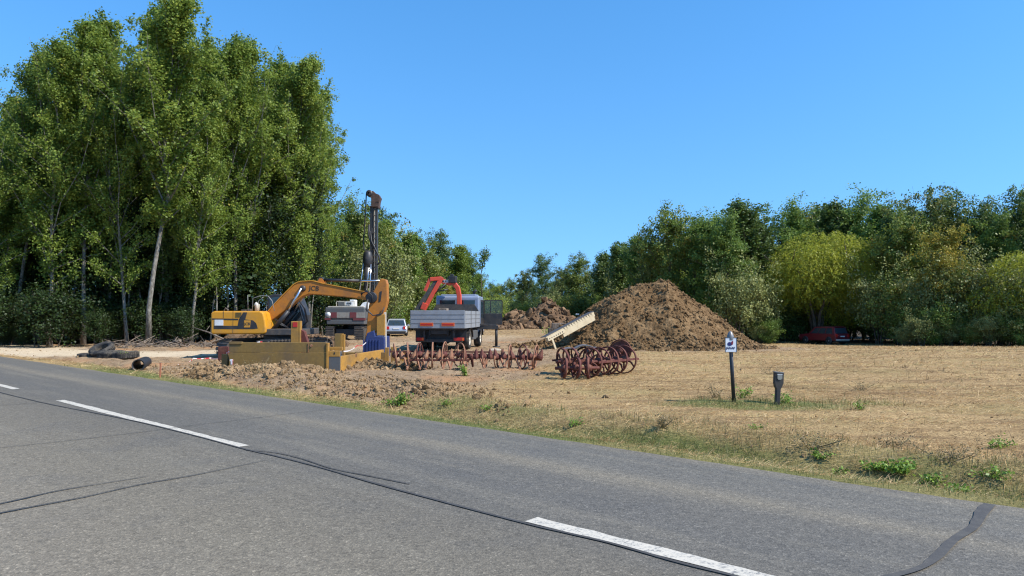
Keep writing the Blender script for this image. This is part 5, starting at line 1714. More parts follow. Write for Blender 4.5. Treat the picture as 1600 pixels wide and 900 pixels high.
# ---- flatbed lorry with crane
def truck():
    p = at(683.5, 545, 33.0)
    org = Vector((p.x, 33.0, gz1(p.x, 33.0)))
    rz = R(-6.0)
    t = thing("crane_truck", "grey flatbed truck with aluminium side boards, folded red crane and its right cab door open", "truck", org, rz)
    Z = lambda py, Y=33.0: at(800, py, Y).z - org.z
    zb, zt = Z(513), Z(485)
    W = 1.28; L = 4.5
    tg = MB().box((-W, -.02, zb), (W, .03, zt)).build("tailgate", ALU, t, .008)
    sm = MB()
    for f in (.27, .52, .76):
        sm.box((-W + .03, -.028, zb + (zt - zb) * f - .006), (W - .03, -.018, zb + (zt - zb) * f + .006))
    sm.build("board_seams", STEEL, tg)
    for x0, x1 in ((-.82, -.20), (.20, .80)):
        rf = MB().box((x0, -.045, zb + .10), (x1, -.021, zb + .26)).build("warning_reflector", ORGREF, tg)
        MB().box((x0 + .04, -.05, zb + .14), (x1 - .04, -.045, zb + .22)).build("reflector_face", REDREF, rf)
    for s in (-1, 1):
        sb = MB().box((s * W - .02, .035, zb), (s * W + .02, L, zt - .02)).build("side_board", ALU, t, .008)
        x = s * (W + .025)
        q = MB()
        for f in (.27, .52, .76):
            q.box((x - .006, .06, zb + (zt - zb) * f - .006), (x + .006, L - .05, zb + (zt - zb) * f + .006))
        for yy in (1.6, 3.1):
            q.box((x - .012, yy, zb - .03), (x + .012, yy + .05, zt - .01))
        q.build("board_seams", STEEL, sb)
    MB().box((-W + .03, .04, zb), (W - .03, L, zb + .06)).build("bed_floor", WOODM, t)
    MB().prism([(-1.25, zb + .05), (1.25, zb + .05), (1.25, Z(486, 37.5)), (1.02, Z(475.5, 37.5)), (-.98, Z(475.5, 37.5)), (-1.25, Z(486, 37.5))], L - .06, L, 'xz').build("headboard", STEEL, t)
    # load of steel lumps peeping over the boards
    MB().box((-.5, 2.6, zt - .2), (-.1, 3.2, zt + .12)).build("load_crate", WOODM, t, .02)
    ch = MB()
    for s in (-1, 1):
        ch.box((s * .42 - .04, .3, zb - .32), (s * .42 + .04, 6.6, zb - .08))
    for yy in (.3, 1.2, 2.6, 4.0):
        ch.box((-.42, yy, zb - .28), (.42, yy + .08, zb - .1))
        ch.box((-W + .1, yy, zb - .09), (W - .1, yy + .08, zb - .001))
    ch.build("chassis", BLK, t)
    MB().box((-1.12, .35, .42), (1.12, .45, .56)).box((-.75, .3, .45), (-.65, .5, zb - .1)).box((.65, .3, .45), (.75, .5, zb - .1)).build("underrun_bar", BLK, t, .01)
    MB().box((-1.22, .75, .5), (-.62, .8, zb - .02)).box((.62, .75, .5), (1.22, .8, zb - .02)).box((-.6, .6, .45), (.6, .7, .95)).build("mudflap", HOSE, t)
    for x0, x1 in ((-1.05, -.7), (.72, 1.20)):
        lm = MB().box((x0, .22, .50), (x1, .3, .64)).build("tail_light", REDREF, t, .01)
        MB().box((x1 - .10, .212, .51), (x1 - .01, .218, .63)).build("indicator", ORGREF, lm)
    for yy, dual in ((2.1, True), (5.6, False)):
        for s in (-1, 1):
            wheel(t, s * 1.02, yy, .50, .50, .32, 'x', rim=CREAM, side=s)
            if dual: wheel(t, s * .68, yy, .50, .50, .28, 'x', rim=STEEL, side=s)
        MB().tube([(-1, yy, .5), (1, yy, .5)], .10, 8).lathe([(0, -.2), (.22, -.1), (.22, .1), (0, .2)], (0, yy, .5), 'y', 14).build("axle", BLK, t)
    for yy in (2.1, 5.6):
        for s in (-1, 1):
            md = MB()
            for k in range(7):
                a0, a1 = R(10 + k * 23), R(10 + (k + 1) * 23)
                md.bar((s * 1.02, yy + .62 * math.cos(a0), .5 + .60 * math.sin(a0)), (s * 1.02, yy + .62 * math.cos(a1), .5 + .60 * math.sin(a1)), .46, .02, (1, 0, 0) if False else (0, 0, 1))
            md.build("mudguard", BLK, t)
    bx = MB().box((.70, 3.0, .45), (1.18, 4.1, .92)).box((-1.18, 3.0, .45), (-.70, 4.3, .95)).box((.75, 4.2, .5), (1.15, 4.8, .9))
    bx.build("side_tanks", GREYP, t, .03)
    # cab
    c0, c1 = 5.05, 6.95
    zf, zr = .75, Z(462.5, 39)
    prof = [(c0, zf), (c1, zf), (c1 + .03, 1.4), (c1 - .1, zr - .25), (c1 - .3, zr - .05), (c0 + .1, zr), (c0, zr - .1)]
    cab = MB().prism(prof, -1.16, 1.16, 'yz').build("cab", CABP, t, .06)
    MB().box((-.95, c0 - .012, 1.75), (-.12, c0 - .002, zr - .25)).box((.12, c0 - .012, 1.75), (.95, c0 - .002, zr - .25)).build("rear_window", GLASS, cab)
    for s in (-1, 1):
        MB().prism([(5.7, 1.55), (6.75, 1.55), (6.6, zr - .35), (5.7, zr - .3)], s * 1.163, s * 1.175, 'yz').build("side_window", GLASS, cab)
        MB().box((s * 1.165 - .006, 5.2, 1.2), (s * 1.165 + .006, 5.6, zr - .3)).build("quarter_panel", CABP, cab)
    MB().box((-.92, c1 - .2, 1.45), (.92, c1 + .045, zr - .4)).build("windscreen", GLASS, cab)
    MB().box((-.95, 5.3, zr - .01), (.95, 6.3, zr + .07)).build("roof_hatch", CABP, cab, .03)
    MB().box((1.164, 5.66, .95), (1.172, 6.85, zr - .22)).build("door_opening", BLK, cab)
    # the open door, hinged at the front pillar
    hx, hy = 1.18, 6.8
    Md = Matrix.Translation((hx, hy, 0)) @ Matrix.Rotation(R(-84) , 4, 'Z')
    zd0, zd1, zw = 1.15, zr - .23, 1.78
    dr = MB().box((-.03, 0, zd0), (.03, 1.02, zw), Md).build("door", BLK, t, .015)
    # in the door's own frame +y runs away from the hinge; rotated to stick out to the right
    fr = MB()
    for a, b_ in (((0, zw), (0, zd1)), ((0, zd1), (.98, zd1)), ((1.0, zd1 - .02), (1.0, zw)), ((.34, zw), (.34, zd1))):
        fr.bar(Md @ Vector((0, a[0] + .02, a[1])), Md @ Vector((0, b_[0] + .02, b_[1])), .05, .05, (0, 1, 0))
    fr.build("window_frame", BLK, dr)
    MB().box((-.006, .06, zw), (.006, .99, zd1 - .02), Md).build("pane", TINT, dr)
    MB().box((-.045, .08, zd0 + .1), (-.031, .92, zw - .1), Md).build("door_trim", BLK, dr)
    # exhaust stack
    ex = at(741, 470, 38.3)
    l = lambda v: Matrix.Rotation(-rz, 4, 'Z') @ (v - org)
    q = l(ex)
    MB().tube([(q.x, q.y, 1.0), (q.x, q.y, Z(456, 38.3)), (q.x + .12, q.y - .02, Z(453.5, 38.3))], [.07, .075, .08], 10).build("exhaust_stack", BLK, t)
    # stabiliser beam and leg
    a = l(at(748, 511, 37.8)); b_ = l(at(778.5, 511.5, 37.8))
    ob = MB()
    ob.bar((-.9, 4.75, a.z), (b_.x, b_.y, b_.z), .22, .20)
    ob.bar((.9, 4.75, a.z + .16), (b_.x - .1, b_.y, b_.z + .13), .10, .08)
    ob = ob.build("stabiliser_beam", BLK, t, .01)
    MB().tube([(b_.x - .1, b_.y - .02, b_.z + .12), (b_.x - .1, b_.y - .02, .05)], .075, 10).lathe([(0, 0), (.2, 0), (.2, .05), (0, .06)], (b_.x - .1, b_.y - .02, .0), 'z', 14).build("stabiliser_leg", BLK, ob)
    # crane
    K = lambda px, py, Y=37.7: l(at(px, py, Y))
    base = MB().box((-.35, 4.62, zb - .3), (.5, 4.98, zb + .7)).tube([K(714, 485), K(717, 476)], [.2, .16], 12)
    base.build("crane_base", BLK, t, .02)
    crn = MB()
    pts = [K(717.5, 476), K(717.5, 462), K(715, 450), K(709.5, 443), K(703, 440.5)]
    for p, q in zip(pts[:-1], pts[1:]):
        d = (q - p) * .12
        crn.bar(p - d, q + d, .24, .22, (0, 1, 0))
    crn = crn.build("crane_post", RED, t, .03)
    MB().box((-.2, -.22, -.2), (.2, .22, .17), Matrix.Translation(K(707.5, 436.5))).box((-.08, -.1, .1), (.1, .1, .26), Matrix.Translation(K(706, 436))).build("winch", BLK, crn, .03)
    ib = MB()
    pts = [K(705, 443), K(696, 440.5), K(688, 438.5)]
    ib.bar(pts[0], pts[2], .26, .26, (0, 1, 0))
    ib = ib.build("inner_boom", RED, t, .03)
    w1 = K(696, 439.5); wv = Matrix.Translation((w1.x, w1.y - .137, w1.z))
    pn = MB().box((-.22, -.004, -.07), (.18, .0, .07), wv).build("name_panel", WHT, ib)
    MB().box((-.14, -.012, -.045), (-.05, -.003, .045), wv).box((.0, -.012, -.045), (.05, -.003, .045), wv).box((.09, -.012, -.045), (.13, -.003, .045), wv).build("name_marks", BLK, pn)
    MB().tube([K(700, 452, 37.4), K(686, 455, 37.3)], .035, 8).build("inner_cylinder", BLK, ib)
    K2 = lambda px, py: l(at(px, py, 36.9))
    ob_ = MB()
    ob_.bar(K2(690.5, 433), K2(662.5, 484), .20, .18, (0, 1, 0))
    ob_.bar(K2(672, 436.5), K2(690, 435), .2, .18, (0, 1, 0))
    ob_.bar(K2(672, 436), K2(664, 455), .16, .14, (0, 1, 0))
    ob_.bar(K2(665, 474), K2(661, 484), .28, .26, (0, 1, 0))
    ob_ = ob_.build("outer_boom", RED, t, .02)
    tl = MB()
    for dx, w in ((-5.5, .10), (-9, .09), (-12.5, .07)):
        tl.bar(K2(686.5 + dx * .35, 432.5 - dx * .2), K2(661 + dx, 484), w, .09, (0, 1, 0))
    tl.build("boom_extension", STEEL, ob_)
    MB().tube([K2(697, 443), K2(676, 462)], .03, 8).build("outer_cylinder", BLK, ob_)


def tinted(name, col, f):
    m, nt, out = newmat(name)
    g = N(nt, "ShaderNodeBsdfGlossy"); g.inputs['Roughness'].default_value = .05
    tr = N(nt, "ShaderNodeBsdfTransparent"); tr.inputs[0].default_value = (*col, 1)
    mx = N(nt, "ShaderNodeMixShader"); mx.inputs[0].default_value = f
    nt.links.new(tr.outputs[0], mx.inputs[1]); nt.links.new(g.outputs[0], mx.inputs[2]); nt.links.new(mx.outputs[0], out.inputs[0])
    return m


TINT = tinted("tinted_door_glass", (.72, .72, .70), .04)
truck()


# ---- cars
def car(name, label, loc, rz, L, W, H, paintm, kind='hatch', zcl=.2):
    """x runs forward; lower body, greenhouse with real pillars, windows, wheels, lights"""
    t = thing(name, label, "car", loc, rz)
    h = H; b = h * .58            # belt line
    f = L / 2
    if kind == 'suv':
        low = [(-f, .45), (-f + .04, .35), (f - .1, .32), (f, .5), (f - .02, b * .82), (f - .25, b * .93), (f - 1.15, b * 1.02), (-f + .12, b * 1.03), (-f + .02, b * .8)]
        top = [(f - 1.25, b), (f - 1.95, h - .05), (f - 2.3, h), (-f + .55, h), (-f + .32, h - .06), (-f + .10, b)]
    else:
        low = [(-f, .42), (-f + .05, .30), (f - .1, .28), (f, .45), (f - .04, b * .8), (f - .3, b * .92), (f - 1.1, b * 1.02), (-f + .14, b * 1.03), (-f + .03, b * .8)]
        top = [(f - 1.05, b), (f - 1.85, h - .05), (f - 2.3, h), (-f + .75, h - .03), (-f + .5, h - .08), (-f + .12, b)]
    body = MB()
    # loft the lower body with tumblehome: three slices
    for prof, w0, w1 in ((low, W / 2, W / 2),):
        n = len(prof)
        ys = [(-w0 + .0, .86), (-w0 + .05, .0), (w0 - .05, .0), (w0, .86)]
        body.prism(prof, -w0, w0, 'xz')
    body = body.build("body", paintm, t, .07)
    gh = MB()
    n = len(top)
    vs = []
    for (x, z) in top:
        k = (z - b) / (h - b)
        wy = W / 2 - .03 - .17 * k
        vs += [(x, -wy, z), (x, wy, z)]
    fs = [[2 * i for i in range(n)], [2 * i + 1 for i in range(n - 1, -1, -1)]]
    fs += [[2 * i, 2 * i + 1, 2 * ((i + 1) % n) + 1, 2 * ((i + 1) % n)] for i in range(n)]
    gh.add(vs, fs)
    gh = gh.build("cabin", paintm, t, .05)
    # side glass
    def wy(z): return W / 2 - .03 - .17 * (z - b) / (h - b) + .006
    zl, zh = b + .05, h - .13
    fx = lambda x, z: (x, z)
    fr0, fr1 = top[0][0] - .32, top[1][0] - .12
    re0, re1 = top[-1][0] + .28, top[-2][0] + .18
    lerp = lambda a, c, k: a + (c - a) * k
    cuts = [0, .34, .68, 1.0]
    for s in (-1, 1):
        for i in range(3):
            k0, k1 = cuts[i] + .015, cuts[i + 1] - .015
            q = [(lerp(re0, fr0, k0), zl), (lerp(re0, fr0, k1), zl), (lerp(re1, fr1, k1), zh), (lerp(re1, fr1, k0), zh)]
            m = MB()
            m.add([(x, s * wy(z), z) for x, z in q] + [(x, s * (wy(z) - .02), z) for x, z in q], [(0, 1, 2, 3), (7, 6, 5, 4), (0, 4, 5, 1), (1, 5, 6, 2), (2, 6, 7, 3), (3, 7, 4, 0)])
            m.build("side_window", GLASSL, gh)
    # rear and front glass as slabs proud of the cabin's slopes
    for (p, q), nm in (((top[-1], top[-2]), "rear_window"), ((top[0], top[1]), "windscreen")):
        (x0, z0), (x1, z1) = p, q
        s = -1 if nm == "rear_window" else 1
        m = MB()
        k0, k1 = .12, .94
        a0 = (lerp(x0, x1, k0) + s * .012, lerp(z0, z1, k0)); a1 = (lerp(x0, x1, k1) + s * .012, lerp(z0, z1, k1))
        w0_, w1_ = wy(a0[1]) - .10, wy(a1[1]) - .10
        m.add([(a0[0], -w0_, a0[1]), (a0[0], w0_, a0[1]), (a1[0], w1_, a1[1]), (a1[0], -w1_, a1[1]),
               (a0[0] - s * .03, -w0_, a0[1]), (a0[0] - s * .03, w0_, a0[1]), (a1[0] - s * .03, w1_, a1[1]), (a1[0] - s * .03, -w1_, a1[1])],
              [(0, 1, 2, 3), (7, 6, 5, 4), (0, 4, 5, 1), (1, 5, 6, 2), (2, 6, 7, 3), (3, 7, 4, 0)])
        m.build(nm, GLASSL, gh)
    # lights, bumper, plate
    for s in (-1, 1):
        y0, y1 = sorted((s * (W / 2 - .05), s * (W / 2 - .30)))
        MB().box((-f - .012, y0, b * .72), (-f + .09, y1, b * 1.0)).build("tail_light", REDREF, body, .01)
        MB().box((f - .12, y0, b * .66), (f + .005, y1, b * .82)).build("headlight", WHT, body, .01)
    MB().box((-f - .05, -W / 2 + .06, .38), (-f + .05, W / 2 - .06, .52)).build("bumper", CREAM if kind == 'suv' else GREYP, body, .02)
    MB().box((-f - .02, -W / 2 + .1, .24), (-f + .3, W / 2 - .1, .40)).build("lower_bumper", BLK, body)
    MB().box((-f - .02, -.26, b * .74), (-f + .02, .26, b * .74 + .11)).build("number_plate", WHT, body)
    if kind == 'suv':
        MB().box((-f + .25, -W / 2 + .3, h - .01), (-f + .65, W / 2 - .3, h + .03)).build("spoiler", paintm, gh, .01)
        MB().bar((-f + .7, -W / 2 + .25, h + .04), (f - 2.4, -W / 2 + .25, h + .04), .03, .03).bar((-f + .7, W / 2 - .25, h + .04), (f - 2.4, W / 2 - .25, h + .04), .03, .03).build("roof_rails", BLK, gh)
    for s in (-1, 1):
        MB().box((top[0][0] - .45, s * W / 2 - (.0 if s > 0 else .16), b), (top[0][0] - .3, s * W / 2 + (.16 if s > 0 else 0), b + .13)).build("wing_mirror", paintm, body, .02)
        for x in (-f + .85, f - .88):
            wh = wheel(t, x, s * (W / 2 - .09), .34, .34, .22, 'y', rim=CHROME2, side=s)
            MB().lathe([(0, 0), (.40, 0), (.40, .012), (0, .012)], (x, s * (W / 2 + (-.004 if s > 0 else -.008)), .36), 'y', 20).build("wheel_arch", BLK, body)
    return t


CHROME2 = paint("alloy_rim", (.5, .5, .5), .35, .6, (.25, .22, .2), .5, 6, 0)
CARRED = paint("dark_red_car_paint", (.16, .010, .016), .45, 0, (.12, .04, .035), .25, 2, 0)
CARSIL = paint("silver_car_paint", (.52, .54, .58), .25, .4, (.35, .33, .3), .35, 2, 0)
CARWHT = paint("white_car_paint", (.66, .66, .64), .3, 0, (.4, .36, .3), .35, 2, 0)
p = gx(1286, 71.5)
car("parked_car", "dark red estate car parked at the foot of the right belt", (p.x, p.y, p.z), R(112), 4.75, 1.85, 1.72, CARRED, 'suv')
p = gx(615, 59)
car("parked_car", "silver hatchback parked rear on, between the excavator arm and the truck", (p.x, p.y + 1.9, p.z), R(97), 4.1, 1.72, 1.50, CARSIL)
p = gx(645, 78)
car("parked_car", "whitish car half hidden behind the truck bed and the silver hatchback", (p.x, p.y, p.z), R(172), 4.3, 1.75, 1.45, CARWHT)


# ---- trench box
def trench_box():
    A = on(541, 579); A = Vector((A.x, 22.0, -.1))
    A.x = at(540, 579, 22.0).x
    t = thing("trench_box", "dirty yellow steel trench box with upright struts, set in the ground beside the spoil", "trench box", (A.x, A.y, -.1))
    k = lambda px, py, Y=22.0: (at(px, py, Y).x - A.x, at(px, py, Y).z + .1)
    xl = k(366, 0)[0]
    lo = MB().box((xl, 0, -.3), (k(517, 0)[0], .09, k(0, 551)[1])).build("front_plate", SHOREDK, t, .012)
    up = MB().box((xl, .006, k(0, 550.6)[1]), (k(515, 0)[0], .084, k(0, 535)[1])).build("upper_front_plate", SHOREDK, t, .012)
    MB().box((k(366, 0)[0], -.02, k(0, 538)[1]), (k(386, 0)[0], .1, k(0, 534)[1])).build("top_step", SHOREDK, t, .01)
    MB().tube([(k(492, 0)[0], -.02, k(0, 540)[1]), (k(492, 0)[0], .1, k(0, 540)[1])], .04, 8).box((k(487, 0)[0], -.012, k(0, 550)[1]), (k(487.8, 0)[0], .0, k(0, 536)[1])).build("lifting_eye", RUSTL, up)
    MB().box((k(515.5, 0)[0], -.03, -.3), (k(518.5, 0)[0], .14, k(0, 536)[1])).build("corner_edge", SHORE, t, .008)
    # end post facing the camera
    ep = MB().box((k(518.5, 0)[0], .02, -.3), (k(536.5, 0)[0], .30, k(0, 549)[1])).build("corner_post", GREYP, t, .01)
    MB().box((k(518.5, 0)[0] + .01, .01, k(0, 557.5)[1]), (k(536.5, 0)[0] - .01, .3, k(0, 549)[1] + .01)).build("post_cap", SHORE, ep, .01)
    MB().box((k(527, 0)[0], .0, k(0, 553.5)[1]), (k(528.6, 0)[0], .015, k(0, 550.5)[1])).build("slot", BLK, ep)
    MB().box((k(516, 0)[0], .32, k(0, 548)[1]), (k(536, 0)[0], .44, k(0, 543)[1])).build("upper_strut", SHORE, t, .01)
    # right-hand end plate, going back
    c0 = Vector((k(537, 0)[0], .05)); B = at(600, 560, 25.6); c1 = Vector((B.x - A.x, 3.6))
    d = (c1 - c0).normalized(); nn = Vector((d.y, -d.x))
    z = lambda py: k(0, py)[1]
    def plate(a, b_, z0, z1, z1b, nm, mt, th=.09, par=None):
        q = [c0 + d * a, c0 + d * b_]
        vs = []
        for o in (0, -th):
            vs += [(q[0].x + nn.x * o, q[0].y + nn.y * o, z0), (q[1].x + nn.x * o, q[1].y + nn.y * o, z0), (q[1].x + nn.x * o, q[1].y + nn.y * o, z1b), (q[0].x + nn.x * o, q[0].y + nn.y * o, z1)]
        return MB().add(vs, [(0, 1, 2, 3), (7, 6, 5, 4), (0, 4, 5, 1), (1, 5, 6, 2), (2, 6, 7, 3), (3, 7, 4, 0)]).build(nm, mt, par or t, .01)
    LL = (c1 - c0).length
    ep2 = plate(0, LL, -.3, z(557), z(557) + .04, "end_plate", SHORE)
    plate(LL * .30, LL * .34, z(562), z(557) + .03, z(557) + .03, "plate_clip", RUSTL, .02, ep2)
    # far side plate, seen over the near one from inside, dark
    MB().box((xl + .3, 3.3, -.3), (k(560, 0)[0] + .4, 3.39, .42)).build("rear_plate", SHOREDK, t, .01)
    MB().box((xl, .1, -.3), (xl + .08, 3.3, .45)).build("left_end_plate", SHOREDK, t, .01)
    # upright struts
    def post(px0, px1, py0, py1, Y, mt, nm, dp=.22):
        x0, x1 = at(px0, 0, Y).x - A.x, at(px1, 0, Y).x - A.x
        return MB().box((x0, Y - 22, -.3), (x1, Y - 22 + dp, at(800, py0, Y).z + .1)).build(nm, mt, t, .012)
    s1 = post(460.5, 472, 502, 0, 24.5, SHORE, "upright_strut")
    MB().box((at(463.5, 0, 24.5).x - A.x, 2.485, at(800, 511, 24.5).z + .1), (at(470.5, 0, 24.5).x - A.x, 2.495, at(800, 503.5, 24.5).z + .1)).build("red_sticker", REDREF, s1)
    MB().box((at(472.3, 0, 24.5).x - A.x, 2.5, -.3), (at(475, 0, 24.5).x - A.x, 2.7, at(800, 501.5, 24.5).z + .1)).build("strut_flange", SHORE, s1)
    MB().prism([(at(475.5, 0, 24.6).x - A.x, -.3), (at(487, 0, 24.6).x - A.x, -.3), (at(486, 0, 24.6).x - A.x, at(800, 534, 24.6).z + .1), (at(481, 0, 24.6).x - A.x, at(800, 518, 24.6).z + .1), (at(475.5, 0, 24.6).x - A.x, at(800, 515, 24.6).z + .1)], 2.6, 2.85).build("sloped_strut", RUST, t, .01)
    s2 = post(527.5, 536.5, 521.5, 0, 24.8, SHOREDK, "upright_strut")
    MB().box((at(536.8, 0, 24.8).x - A.x, 2.8, -.3), (at(540, 0, 24.8).x - A.x, 2.98, at(800, 521.5, 24.8).z + .1)).box((at(540.5, 0, 24.8).x - A.x, 2.82, -.3), (at(542.5, 0, 24.8).x - A.x, 2.98, at(800, 522.5, 24.8).z + .1)).build("strut_flange", SHORE, s2)
    post(354.5, 364, 553.5, 0, 22.15, SHOREDK, "low_strut", .15)
    post(349, 365, 542, 0, 23.4, RUST, "low_block", .3)
    post(614, 622, 542, 0, 24.0, SHORE, "outer_strut", .12)
    post(605, 611, 543, 0, 24.6, SHORE, "outer_strut", .12)


trench_box()
# yellow A-shaped frame behind the ring roller
def aframe():
    p = gx(634, 24.2)
    t = thing("a_frame", "small yellow A shaped steel frame behind the left end of the long ring roller", "frame", p)
    MB().prism([(-.24, 0), (-.10, 0), (-.02, .28), (.06, 0), (.24, 0), (.10, .42), (-.08, .42)], -.1, .0).build("side_plate", SHORE, t, .01)
    MB().prism([(-.24, 0), (-.14, 0), (-.02, .32), (.12, 0), (.2, 0), (.08, .4), (-.06, .4)], .25, .3).build("side_plate", SHORE, t, .01)
    MB().box((-.1, -.1, .40), (.1, .3, .46)).build("cross_bar", SHORE, t)


aframe()


# ---- ring rollers
def ring_part(parent, c, axis_rot, r, mt, spokes=3, arc=(0, 2 * math.pi), hubm=None, seed=0, wr=.05, plate=False):
    """one cast ring with spokes on a hub; M turns the ring's axle (local x) into place"""
    rnd = random.Random(seed)
    M = Matrix.Translation(c) @ axis_rot
    mb = MB().lathe([(r - .042, -wr * .35), (r - .01, -wr), (r, 0), (r - .01, wr), (r - .042, wr * .35), (r - .042, -wr * .35)], (0, 0, 0), 'x', 40, True, M, arc)
    o = mb.build("ring", mt, parent)
    sp = MB()
    a0 = rnd.uniform(0, 6.28)
    for k in range(spokes):
        a = a0 + k * 2 * math.pi / spokes
        if arc[1] - arc[0] < 6 and not (arc[0] <= a % (2 * math.pi) <= arc[1]):
            continue
        b_ = a + .35
        p0 = Vector((0, .06 * math.cos(a), .06 * math.sin(a))); p1 = Vector((.0, r * .55 * math.cos(a + .1), r * .55 * math.sin(a + .1))); p2 = Vector((0, (r - .04) * math.cos(b_), (r - .04) * math.sin(b_)))
        sp.bar(M @ p0, M @ p1, .045, .05); sp.bar(M @ p1, M @ p2, .04, .04)
    if plate:
        sp.lathe([(0, .01), (r - .05, .01), (r - .05, -.01), (0, -.01)], (0, 0, 0), 'x', 32, False, M)
    sp.build("spokes", mt, o)
    MB().lathe([(0, -.09), (.075, -.09), (.11, -.03), (.11, .03), (.075, .09), (0, .09)], (0, 0, 0), 'x', 12, True, M).build("hub", hubm or RUST, o)
    return o


def long_roller():
    Y = 22.6
    o = gx(732, Y)
    t = thing("ring_roller", "long rusty roller with thin upright rings on one shaft in front of the truck", "ring roller", o)
    X = lambda px: at(px, 0, Y).x - o.x
    zc = .44
    shaft = MB()
    shaft.tube([(X(616), 0, zc - .02), (X(727), 0, zc)], .05, 10)
    shaft.tube([(X(731), .03, zc - .03), (X(846), .06, zc - .12)], .075, 10)
    shaft.bar((X(612), .12, zc + .10), (X(770), .12, zc + .08), .05, .05)
    shaft.bar((X(640), -.12, zc - .16), (X(735), -.12, zc - .16), .10, .06)
    shaft.build("shaft", RUST, t)
    rings = [(621, .40, 12, 0), (641, .44, 6, 0), (658.5, .42, -8, 0), (678, .44, 4, 0), (696, .46, -5, 0), (719, .42, 30, 0),
             (738, .36, 8, 1), (758, .38, -10, 1), (777, .40, -14, 1), (797, .42, -8, 0), (816, .43, 22, 0), (836, .42, -12, 0)]
    for k, (px, r, yaw, half) in enumerate(rings):
        c = Vector((X(px), .02 * (k % 3), zc - (.0 if px < 730 else .06) ))
        ring_part(t, c, Matrix.Rotation(R(yaw), 4, 'Z') @ Matrix.Rotation(R((k * 37 % 17) - 8), 4, 'Y'), r * .93, RUSTL if k % 4 != 2 else RUST, 4, (math.pi * .95, 2.02 * math.pi) if half else (0, 2 * math.pi), RUST, k, .022)
    # pointed cast lugs along the shaft
    for k, px in enumerate([632, 650, 668, 687, 706, 727, 745, 754, 767, 775, 787, 800, 815, 828, 843]):
        a = (k * 77) % 40 - 20
        M = Matrix.Translation((X(px), -.04, zc - .05)) @ Matrix.Rotation(R(a), 4, 'Y')
        lg = MB().lathe([(0, .27), (.035, .20), (.10, .0), (.10, -.06), (0, -.1)], (0, 0, 0), 'z', 8, False, M)
        lg.build("lug", RUSTL if k < 5 else RUST, t)
    for k, px in enumerate([636, 655, 664, 690, 701, 724, 752, 783, 806, 822]):
        fe = MB().bar((X(px), -.1, zc - .1), (X(px + 6), -.28, .02), .05, .05).bar((X(px + 10), -.05, zc - .1), (X(px + 5), -.3, .0), .05, .05)
        fe.build("leg", RUSTL, t)


long_roller()


def ring_gang(name, label, start, step, n, r, mt, yaw, seed, zadd=0.0, frame=True, jitter=6):
    s = Vector((start[0], start[1], 0)); z0 = gz1(*start)
    t = thing(name, label, "ring roller", (start[0], start[1], z0), 0, "rusty ring gangs heaped together")
    st = Vector((step[0], step[1], 0))
    rnd = random.Random(seed)
    a = st.normalized()
    MB().tube([-a * .25 + Vector((0, 0, r + zadd)), st * (n - 1) + a * .3 + Vector((0, 0, r + zadd))], .045, 8).build("shaft", RUST, t)
    rot = Matrix.Rotation(math.atan2(a.y, a.x), 4, 'Z')
    for k in range(n):
        M = rot @ Matrix.Rotation(R(rnd.uniform(-jitter, jitter)), 4, 'Z') @ Matrix.Rotation(R(rnd.uniform(-jitter, jitter)), 4, 'Y')
        ring_part(t, st * k + Vector((0, 0, r + zadd)), M, r * rnd.uniform(.96, 1.03), mt, 5, hubm=RUST, seed=seed * 10 + k, wr=.04)
    if frame:
        nn = Vector((-a.y, a.x, 0))
        fr = MB()
        for s_ in (-1, 1):
            fr.bar(-a * .15 + nn * s_ * r * .9 + Vector((0, 0, r * 1.05)), st * (n - 1) + a * .2 + nn * s_ * r * .9 + Vector((0, 0, r * 1.05)), .05, .06)
        fr.build("frame", RUST, t)
    return t


p = on(922, 590)
ring_gang("ring_gang", "gang of large dark rusty rings on the right side of the heap", (p.x, p.y), (.285, .33), 5, .425, RUST, 0, 3)
p = on(882, 588)
ring_gang("ring_gang", "gang of large rings at the left end of the heap, grey on their tops", (p.x - .02, p.y + .1), (.30, .16), 4, .41, RUST, 0, 4, jitter=10)
p = on(884, 591)
ring_gang("ring_gang", "gang of small spoked wheels lying lowest at the front of the heap", (p.x - .06, p.y - .25), (.33, .02), 3, .29, RUST, 0, 5, frame=False, jitter=14)
p = gx(969, 21.9)
dsk = thing("steel_disc", "solid rusty red disc standing behind the ring gangs against the big pile", "disc", (p.x, p.y, p.z))
ring_part(dsk, Vector((0, 0, .64)), Matrix.Rotation(R(66), 4, 'Z'), .35, RUSTR if 'RUSTR' in globals() else RUST, 4, seed=9, plate=True)
MB().bar((-.1, .1, 0), (0, .02, .64), .06, .06).build("prop", RUST, dsk)
p = gx(905, 20.8)
sc = thing("scrap_plates", "bent grey steel plates lying on top of the ring gangs", "scrap", (p.x, p.y, p.z))
for k, (dx, dz, a, w) in enumerate([(-.25, .72, 12, .5), (.1, .80, -8, .6), (.42, .72, -16, .5)]):
    M = Matrix.Translation((dx, .0 + .1 * k, dz)) @ Matrix.Rotation(R(a), 4, 'Y')
    pr = [(-w / 2 + w * i / 8, .09 * math.sin(math.pi * i / 8)) for i in range(9)]
    pr += [(x, z - .035) for x, z in pr[::-1]]
    MB().prism(pr, -.25, .25, 'xz', M).build("bent_plate", paint("weathered_grey_steel", (.15, .135, .125), .65, .2, (.2, .12, .08), .7, 5, .3), sc, .008)
MB().bar((-.3, 0, 0), (-.3, 0, .7), .05, .05).bar((.4, .1, 0), (.4, .1, .7), .05, .05).build("bracket", RUST, sc)


